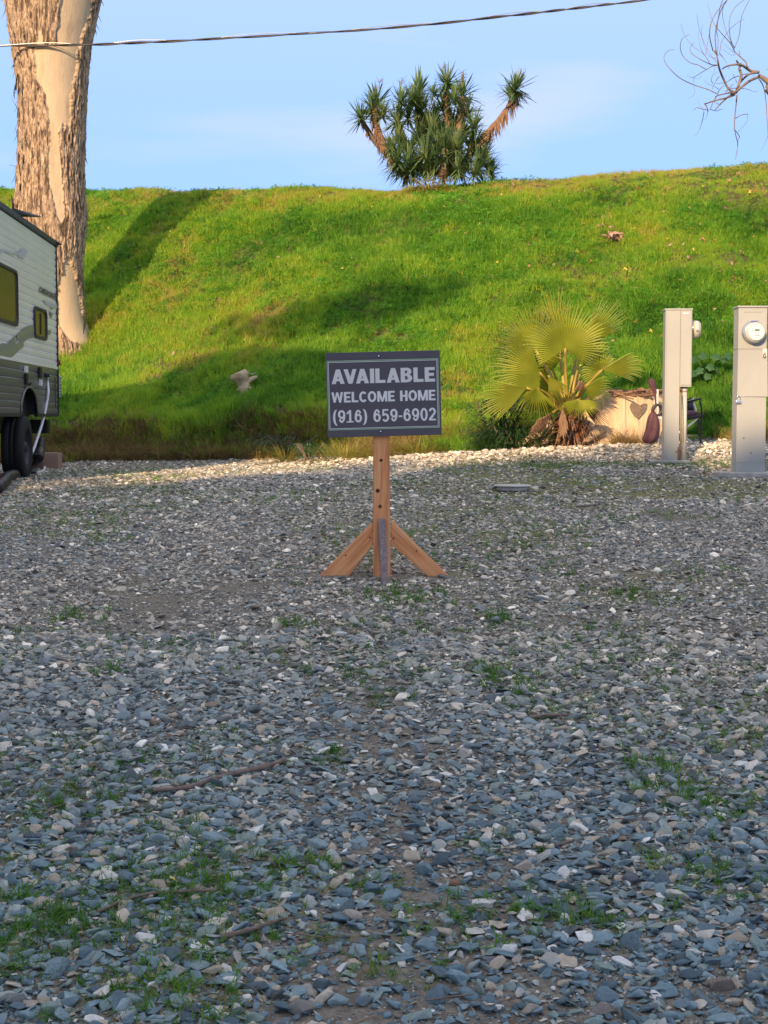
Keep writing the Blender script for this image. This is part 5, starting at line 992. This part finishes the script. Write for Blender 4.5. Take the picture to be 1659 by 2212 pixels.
V2 = [sd(*rvp(*cb1(*p)), .0180) for p in ((628, 1775), (665, 1890), (690, 1810), (665, 1812))]; pyd('emblem', V2, [(0, 1, 2, 3)], m_decal, rv); V2 = [sd(*rvp(*cb1(*p)), .0180) for p in ((640, 1740), (655, 1755), (685, 1765), (690, 1752), (660, 1738))]; pyd('emblem', V2, [(0, 1, 2, 3, 4)], m_decal, rv)
# lights, inlets, bracket, gutter spouts, jack
sL, zLm = rvp(123.2, 783); cyl('marker_light', sd(sL, zLm, .012), sd(sL, zLm, .035), .035, .028, m_red, rv, 16, .004)
for (a, b, hs, hz_) in ((288, 487, .035, .030), (472, 655, .035, .03)): s_, z_ = rvp(*cb2(a, b)); rbox('inlet_cap', s_ - hs, s_ + hs, z_ - hz_, z_ + hz_, .012, .04, m_rvw)
for (a, b, hs, hz_) in ((295, 610, .05, .05), (468, 530, .06, .05)): s_, z_ = rvp(*cb2(a, b)); rbox('inlet_box', s_ - hs, s_ + hs, z_ - hz_, z_ + hz_, .012, .035, m_black)
s_, z_ = rvp(*cb2(725, 700)); rbox('vent_plate', s_ - .05, s_ + .05, z_ - .11, z_ + .11, .014, .022, m_decal3); 
for j in range(6): rbox('vent_slot', s_ - .035, s_ + .035, z_ - .09 + j * .033, z_ - .078 + j * .033, .022, .025, m_rvtrim, bev=0)
s_a, z_a = rvp(*cb2(668, 585)); s_b, z_b = rvp(*cb2(668, 960)); rbox('hatch_outline', s_a - .005, s_a + .005, z_b, z_a, .012, .017, m_rvtrim, bev=0)
def spike(name, a, b, r_): V2, F2 = tubegeo([a, a.lerp(b, .5), b], lambda t_: r_ * (1.2 - t_), 7); pyd(name, V2, F2, m_rvtrim, rv, True)
spike('gutter_spout', at(112, 522, 15.2) - rv.location, at(133, 528, 15.12) - rv.location, .03); spike('roof_arm', at(30, 459, 14.1) - rv.location, at(87, 468, 15.1) - rv.location, .035)
for j in range(2): a_1 = sd(.25, zbot - .16, -.35 - .0 * j); k1 = sd(-.18, zbot - .42, -.30); k2_ = sd(.30, zbot - .66, -.40); cyl('stabilizer_arm', a_1 if j == 0 else k2_, k1, .018, .018, m_black, rv, 8)
adopt_fix = None

# hoses, block
def ground_pt(u, v, up=.02): p = hit(u, v); return p + Vector((0, 0, up))
q0 = C0 + dn * rvp(*cb2(540, 560))[0] + nn * .05; q0.z = rvp(*cb2(540, 560))[1]
wp = [q0] + [at(*cb2(a, b), y_) for a, b, y_ in ((590, 630, 14.6), (600, 760, 14.5), (575, 940, 14.45), (520, 1170, 14.35), (440, 1420, 14.1), (400, 1545, 13.95))]
gp = ground_pt(*cb2(400, 1790)); wp += [Vector((gp.x - .02, gp.y + .5, gp.z + .25)), ground_pt(*cb2(420, 1700)), ground_pt(*cb2(500, 1695)), ground_pt(*cb2(552, 1715)), ground_pt(*cb2(545, 1765)), ground_pt(*cb2(480, 1795)), ground_pt(*cb2(400, 1795)), ground_pt(*cb2(330, 1800)) + Vector((-.2, .2, 0))]
hz0 = thing('water_hose', 'white water hose hanging from the trailer inlet and looping on the ground', 'hose', tuple(wp[0])); tube('hose', [p - wp[0] for p in wp], .014, m_hose, hz0, 8, 8); o = cyl('hose_fitting', Vector((-.06, 0, .0)), Vector((.01, 0, 0)), .02, .02, m_black, hz0, 12)
sw = [at(*cb2(500, 1380), 14.5), at(*cb2(492, 1500), 14.25), at(*cb2(470, 1600), 14.0)] + [ground_pt(*cb2(a, b + 22), .045) for a, b in ((430, 1690), (330, 1775), (200, 1830), (90, 1880), (20, 1960), (-60, 2030))]
sw[3].z += .04; sh = thing('sewer_hose', 'fat dark sewer hose bending from under the trailer onto the ground', 'hose', tuple(sw[0])); pth = smooth_path([p - sw[0] for p in sw], 26); V2, F2 = tubegeo(pth, lambda t_: .047 + .005 * math.sin(t_ * 900), 14); pyd('hose', V2, F2, m_sewer, sh, True)
pc_ = [C0 + dn * rvp(*cb2(300, 660))[0] + nn * .06]; pc_[0].z = rvp(*cb2(300, 660))[1]; pc_ += [at(*cb2(a, b), y_) for a, b, y_ in ((350, 735, 14.15), (345, 900, 14.05), (310, 1200, 13.8), (280, 1500, 13.5))] + [ground_pt(*cb2(240, 1770)), ground_pt(*cb2(150, 1800)), ground_pt(*cb2(0, 1850))]
pw = thing('power_cord', 'thin black power cord dropping past the trailer wheel', 'cord', tuple(pc_[0])); tube('cord', [p - pc_[0] for p in pc_], .008, m_black, pw, 6, 8)
bk = hit(103, 1012); blk = box('wood_block', (0, 0, .10), (.30, .12, .17), M('block_wood', (.34, .22, .17), .8), None, None, .008); blk.location = bk + Vector((0, 0, -.01)); blk.rotation_euler = (0, 0, R(-12)); tag(blk, 'short brown timber block on the ground behind the trailer wheel', 'block')

# ================================================================== small things on the ground
ld = hit(1107, 1060) + Vector((0, 0, .012)); t_ = thing('pipe_lid', 'flat round white plastic lid lying in the gravel right of the sign', 'lid', ld); cyl('disc', (0, 0, .022), (0, 0, .032), .148, .144, m_pvc, t_, 40, .004); cyl('rim', (0, 0, -.01), (0, 0, .02), .112, .114, m_pvc, t_, 36)
def stick(label, px, r0, r1, seed, mat=m_stick):
    pts = [ground_pt(u, v, r0 * 1.3 + .008) for u, v in px]; V2, F2 = tubegeo(smooth_path([p - pts[0] for p in pts], 6), lambda q: (r0 + (r1 - r0) * q) * (1 + .12 * math.sin(q * 31 + seed)), 9, jit=.10)
    o = pyd('stick', V2, F2, mat, None, True); o.location = pts[0]; tag(o, label, 'stick'); return o
stick('longest brown stick, slightly bent, lying on the gravel left of centre', [(330, 1718), (400, 1714), (450, 1700), (500, 1683), (560, 1670), (616, 1654)], .0065, .009, 1)
stick('thin grey twig crossing the weeds near the lower left', [(210, 1985), (260, 1962), (320, 1944), (400, 1940), (468, 1934)], .0045, .004, 2); stick('dark stick half buried right of centre on the gravel', [(1135, 1562), (1180, 1557), (1232, 1556)], .007, .005, 3)
stick('short reddish twig near the bottom edge left of centre', [(478, 2040), (530, 2028), (580, 2010), (618, 2000)], .007, .004, 4); stick('short dark twig on the gravel behind the sign post foot, right side', [(1245, 1100), (1290, 1096)], .008, .006, 5); stick('tiny twig lying below the middle right stones', [(1040, 1760), (1070, 1772), (1090, 1782)], .004, .003, 6)
stick('thin dark twig near the lower right middle of the gravel', [(1150, 1842), (1200, 1836), (1240, 1826)], .004, .003, 7)
pk = hit(1560, 962); pv = box('old_board', (0, 0, .02), (1.0, .14, .03), m_plank, None, None, .005); pv.location = pk; pv.rotation_euler = (0, R(-2), R(6)); tag(pv, 'weathered board lying flat behind the chair between the pedestals', 'board')
pv2 = box('old_board', (0, 0, .02), (.7, .10, .03), m_log, None, None, .005); pv2.location = hit(1535, 948) + Vector((0, .1, 0)); pv2.rotation_euler = (0, R(2), R(-4)); tag(pv2, 'paler shorter board lying behind the weathered one', 'board')
# stub and clods on the slope
st = hit(524, 850); stub = thing('wood_stub', 'pale weathered broken stub sticking out of the shaded slope left of the sign', 'stump', st)
V2, F2 = tubegeo(smooth_path([Vector((.03, 0, -.05)), Vector((.02, -.01, .06)), Vector((-.01, -.02, .15)), Vector((-.05, -.03, .24))], 4), lambda t_: .085 * (1 + .25 * math.sin(t_ * 9)), 14, jit=.16); pyd('wood', V2, F2, m_log, stub, True)
V2, F2 = tubegeo(smooth_path([Vector((.03, 0, .10)), Vector((.10, .02, .16)), Vector((.17, .03, .19))], 4), lambda t_: .04 * (1 - .5 * t_), 9, jit=.18); pyd('broken_branch', V2, F2, m_log, stub, True)
st2 = stone_mesh('stub', .9, 20, 713, rockmat((.34, .28, .22)), .05, False); st2.name = 'rock'; st2.location = hit(545, 822) + Vector((0, .1, .06)); st2.scale = (.18, .14, .10); tag(st2, 'half buried grey rock right behind the pale stub on the slope', 'rock')
for (u, v, s_, lab) in ((1326, 528, .17, 'curled brown palm husk on the upper right slope'), (1300, 500, .08, 'small tan leaf cluster above left of the brown husk'), (1322, 505, .08, 'small tan leaf cluster just above the brown husk')):
    V2 = []; F2 = []; rnd = random.Random(int(u))
    for j in range(26 if s_ > .1 else 8):
        a = rnd.uniform(0, 6.28); b = len(V2); o_ = Vector((rnd.gauss(0, s_ * .4), rnd.gauss(0, s_ * .2), .04 + rnd.random() * s_ * .4)); q = Euler((rnd.uniform(0, 1.5), rnd.uniform(-1, 1), a)).to_matrix(); V2 += [o_ + q @ Vector(p) * s_ for p in ((-.35, -.08, 0), (0, -.2, .08), (.35, 0, 0), (0, .2, .08))]; F2.append((b, b + 1, b + 2, b + 3))
    o = pyd('leaf_clump', V2, F2, m_leafp, None); o.location = hit(u, v) + Vector((0, 0, .03)); tag(o, lab, 'leaves')
# single fallen leaves on the gravel
for i, (u, v, s_, m_, lab) in enumerate(((670, 1272, .045, m_leafo, 'upright orange leaf on the gravel below the left brace'), (1380, 1184, .035, m_leafo, 'orange leaf on the gravel right of the sign'), (1482, 1282, .05, m_knot, 'dark brown curled leaf on the right side gravel'), (698, 1168, .045, m_leafo, 'rusty leaf left of the left brace foot'), (372, 1932 - 10, .03, m_leafy, 'yellow leaf among the lower left weeds'), (518, 1722, .022, m_leafo, 'small orange leaf below the long stick'), (1080, 1415, .022, m_leafy, 'tiny yellow leaf right of centre'), (200, 1377, .035, m_leafo, 'orange leaf on the left gravel'), (1520, 1110 - 80, .05, m_leafo, 'rusty leaf beside the footing of pedestal 6'), (1008, 1222, .03, m_knot, 'dark leaf right of the right brace foot'))):
    o = litter('fallen_leaf', m_, 40 + i); o.location = hit(u, v) + Vector((0, 0, .02 + s_ * .2)); o.scale = (s_, s_, s_); o.rotation_euler = (random.uniform(.2, 1.0), random.uniform(-.4, .4), random.uniform(0, 6)); tag(o, lab, 'leaf')
# the larger stones that stand out of the gravel
BL, TN, GY, WH, RD, DK = (.13, .165, .19), (.33, .26, .19), (.22, .23, .22), (.42, .42, .40), (.34, .19, .13), (.09, .11, .13)
rocks = [(556, 1318, 40, TN, .5, 'flat tan stone left below the sign'), (360, 1412, 26, TN, .7, 'tan angular stone left of centre on the gravel'), (460, 1528, 44, TN, .45, 'long brown flat stone in the left middle'), (335, 1568, 34, TN, .7, 'leaning tan wedge stone left of centre'), (366, 1596, 20, RD, .9, 'round reddish pebble below the tan wedge'), (360, 1560, 36, GY, .5, 'grey flat stone beside the tan wedge'),
 (765, 1372, 26, TN, .6, 'small brown stone in the centre behind a pale one'), (767, 1392, 26, WH, .8, 'pale square stone in the centre'), (1036, 1335, 28, TN, .5, 'tan flat stone right of centre'), (348, 1335, 30, TN, .6, 'pinkish tan stone on the upper left gravel'), (942, 1705, 36, TN, .7, 'two toned tan and grey stone in the right centre'), (1390, 1634, 44, GY, .65, 'grey rounded stone on the right'),
 (1434, 1586, 34, TN, .8, 'tan blocky stone on the right above the grey one'), (1460, 1738, 50, WH, .6, 'large whitish green stone beside the right weeds'), (1230, 1652, 26, TN, .9, 'upright tan stone right of centre'), (696, 1745, 36, TN, .6, 'pale tan stone below the long stick'), (805, 1697, 34, WH, .7, 'white chipped stone near the centre'), (676, 1888, 36, WH, 1.0, 'pointed white stone standing up in the lower middle'),
 (950, 1872, 44, BL, 1.0, 'upright blue slab stone in the lower middle'), (978, 1915, 34, RD, .8, 'reddish brown stone in the lower middle'), (1360, 1910, 44, (.17, .17, .20), .9, 'dark purple grey rounded stone lower right'), (1400, 1938, 44, TN, .35, 'flat tan piece beside the purple grey stone'), (1560, 2140, 72, (.26, .21, .18), .7, 'largest brown boulder at the lower right'), (1340, 1818, 34, TN, .6, 'rounded tan stone on the lower right'),
 (1370, 1772, 36, BL, .35, 'thin bluish flat slab on the right'), (68, 1815, 50, BL, .45, 'flat blue slab on the lower left'), (170, 1972, 56, BL, .45, 'large blue slab at the lower left'), (655, 2192, 72, (.27, .25, .23), .8, 'big tan grey stone cut by the bottom edge'), (698, 2145, 54, BL, 1.0, 'blue angular stone above the big tan grey one'), (610, 2125, 36, BL, .9, 'pale blue block left of the blue angular stone'),
 (600, 2160, 46, DK, .7, 'dark slab near the bottom between paler stones'), (550, 2105, 36, TN, .6, 'tan wedge near the bottom left of centre'), (420, 2195, 60, DK, .4, 'dark wide slab at the bottom left'), (28, 2170, 66, GY, .6, 'grey boulder in the bottom left corner'), (740, 2030, 36, GY, .7, 'grey stone in the lower middle'), (1300, 2190, 60, (.3, .26, .24), .6, 'pinkish flat stone on the bottom edge'),
 (1475, 2180, 44, (.25, .32, .36), .9, 'light blue cube like stone at the lower right'), (860, 2140, 40, BL, .6, 'blue stone near the bottom centre'), (1250, 2110, 40, BL, .5, 'blue flat pebble lower right of centre'), (1060, 2085, 36, (.2, .21, .25), .8, 'round grey pebble near the bottom centre'), (1115, 1930, 46, BL, .5, 'blue green slab in the lower right centre'), (1020, 1975, 44, GY, .8, 'grey stone with a reddish side in the lower centre'),
 (1565, 1845, 44, WH, .4, 'long pale stone at the lower right edge'), (1210, 1500 + 10, 26, BL, .7, 'small blue stone right of centre'), (800, 1232 + 14, 18, GY, .6, 'grey pebble beside the sign post foot'), (955, 1248, 24, GY, .5, 'grey stone touching the right brace foot'), (5, 1555, 36, WH, .9, 'pale stone on the left frame edge'), (76, 1387, 26, WH, .6, 'pale flat stone on the upper left gravel'),
 (100, 1392, 22, TN, .6, 'tan stone beside the pale flat one at upper left'), (1590, 1250, 30, (.34, .36, .30), .5, 'pale flat stone on the right side'), (640, 1640 - 90, 38, GY, .5, 'wide grey slab left of centre'), (915, 1655, 34, DK, .6, 'dark blue chunk in the centre right'), (1160, 1745, 30, WH, .3, 'pale flat slab on the right centre'), (1480, 1690, 40, WH, .5, 'whitish stone in the right weeds'),
 (20, 1655, 36, (.42, .34, .31), .4, 'pinkish pale flake on the left edge'), (1100, 1335 + 60, 20, BL, .6, 'small blue stone right of centre near a weed')]
for i, (u, v, wpx, c, f, lab) in enumerate(rocks):
    p = hit(u, v); wm = wpx * p.y / FPX * 1.08
    o = stone_mesh('rock', f * .8 + .1, 16 + i % 7, 1000 + i, rockmat(c), .03, False); o.name = 'rock'
    h_ = (f * .8 + .1); o.scale = (wm, wm, wm * .85); o.rotation_euler = (random.uniform(-.15, .15), random.uniform(-.2, .2), random.uniform(-.4, .4)); o.location = p + Vector((0, 0, wm * h_ * .22)); tag(o, lab, 'stone')
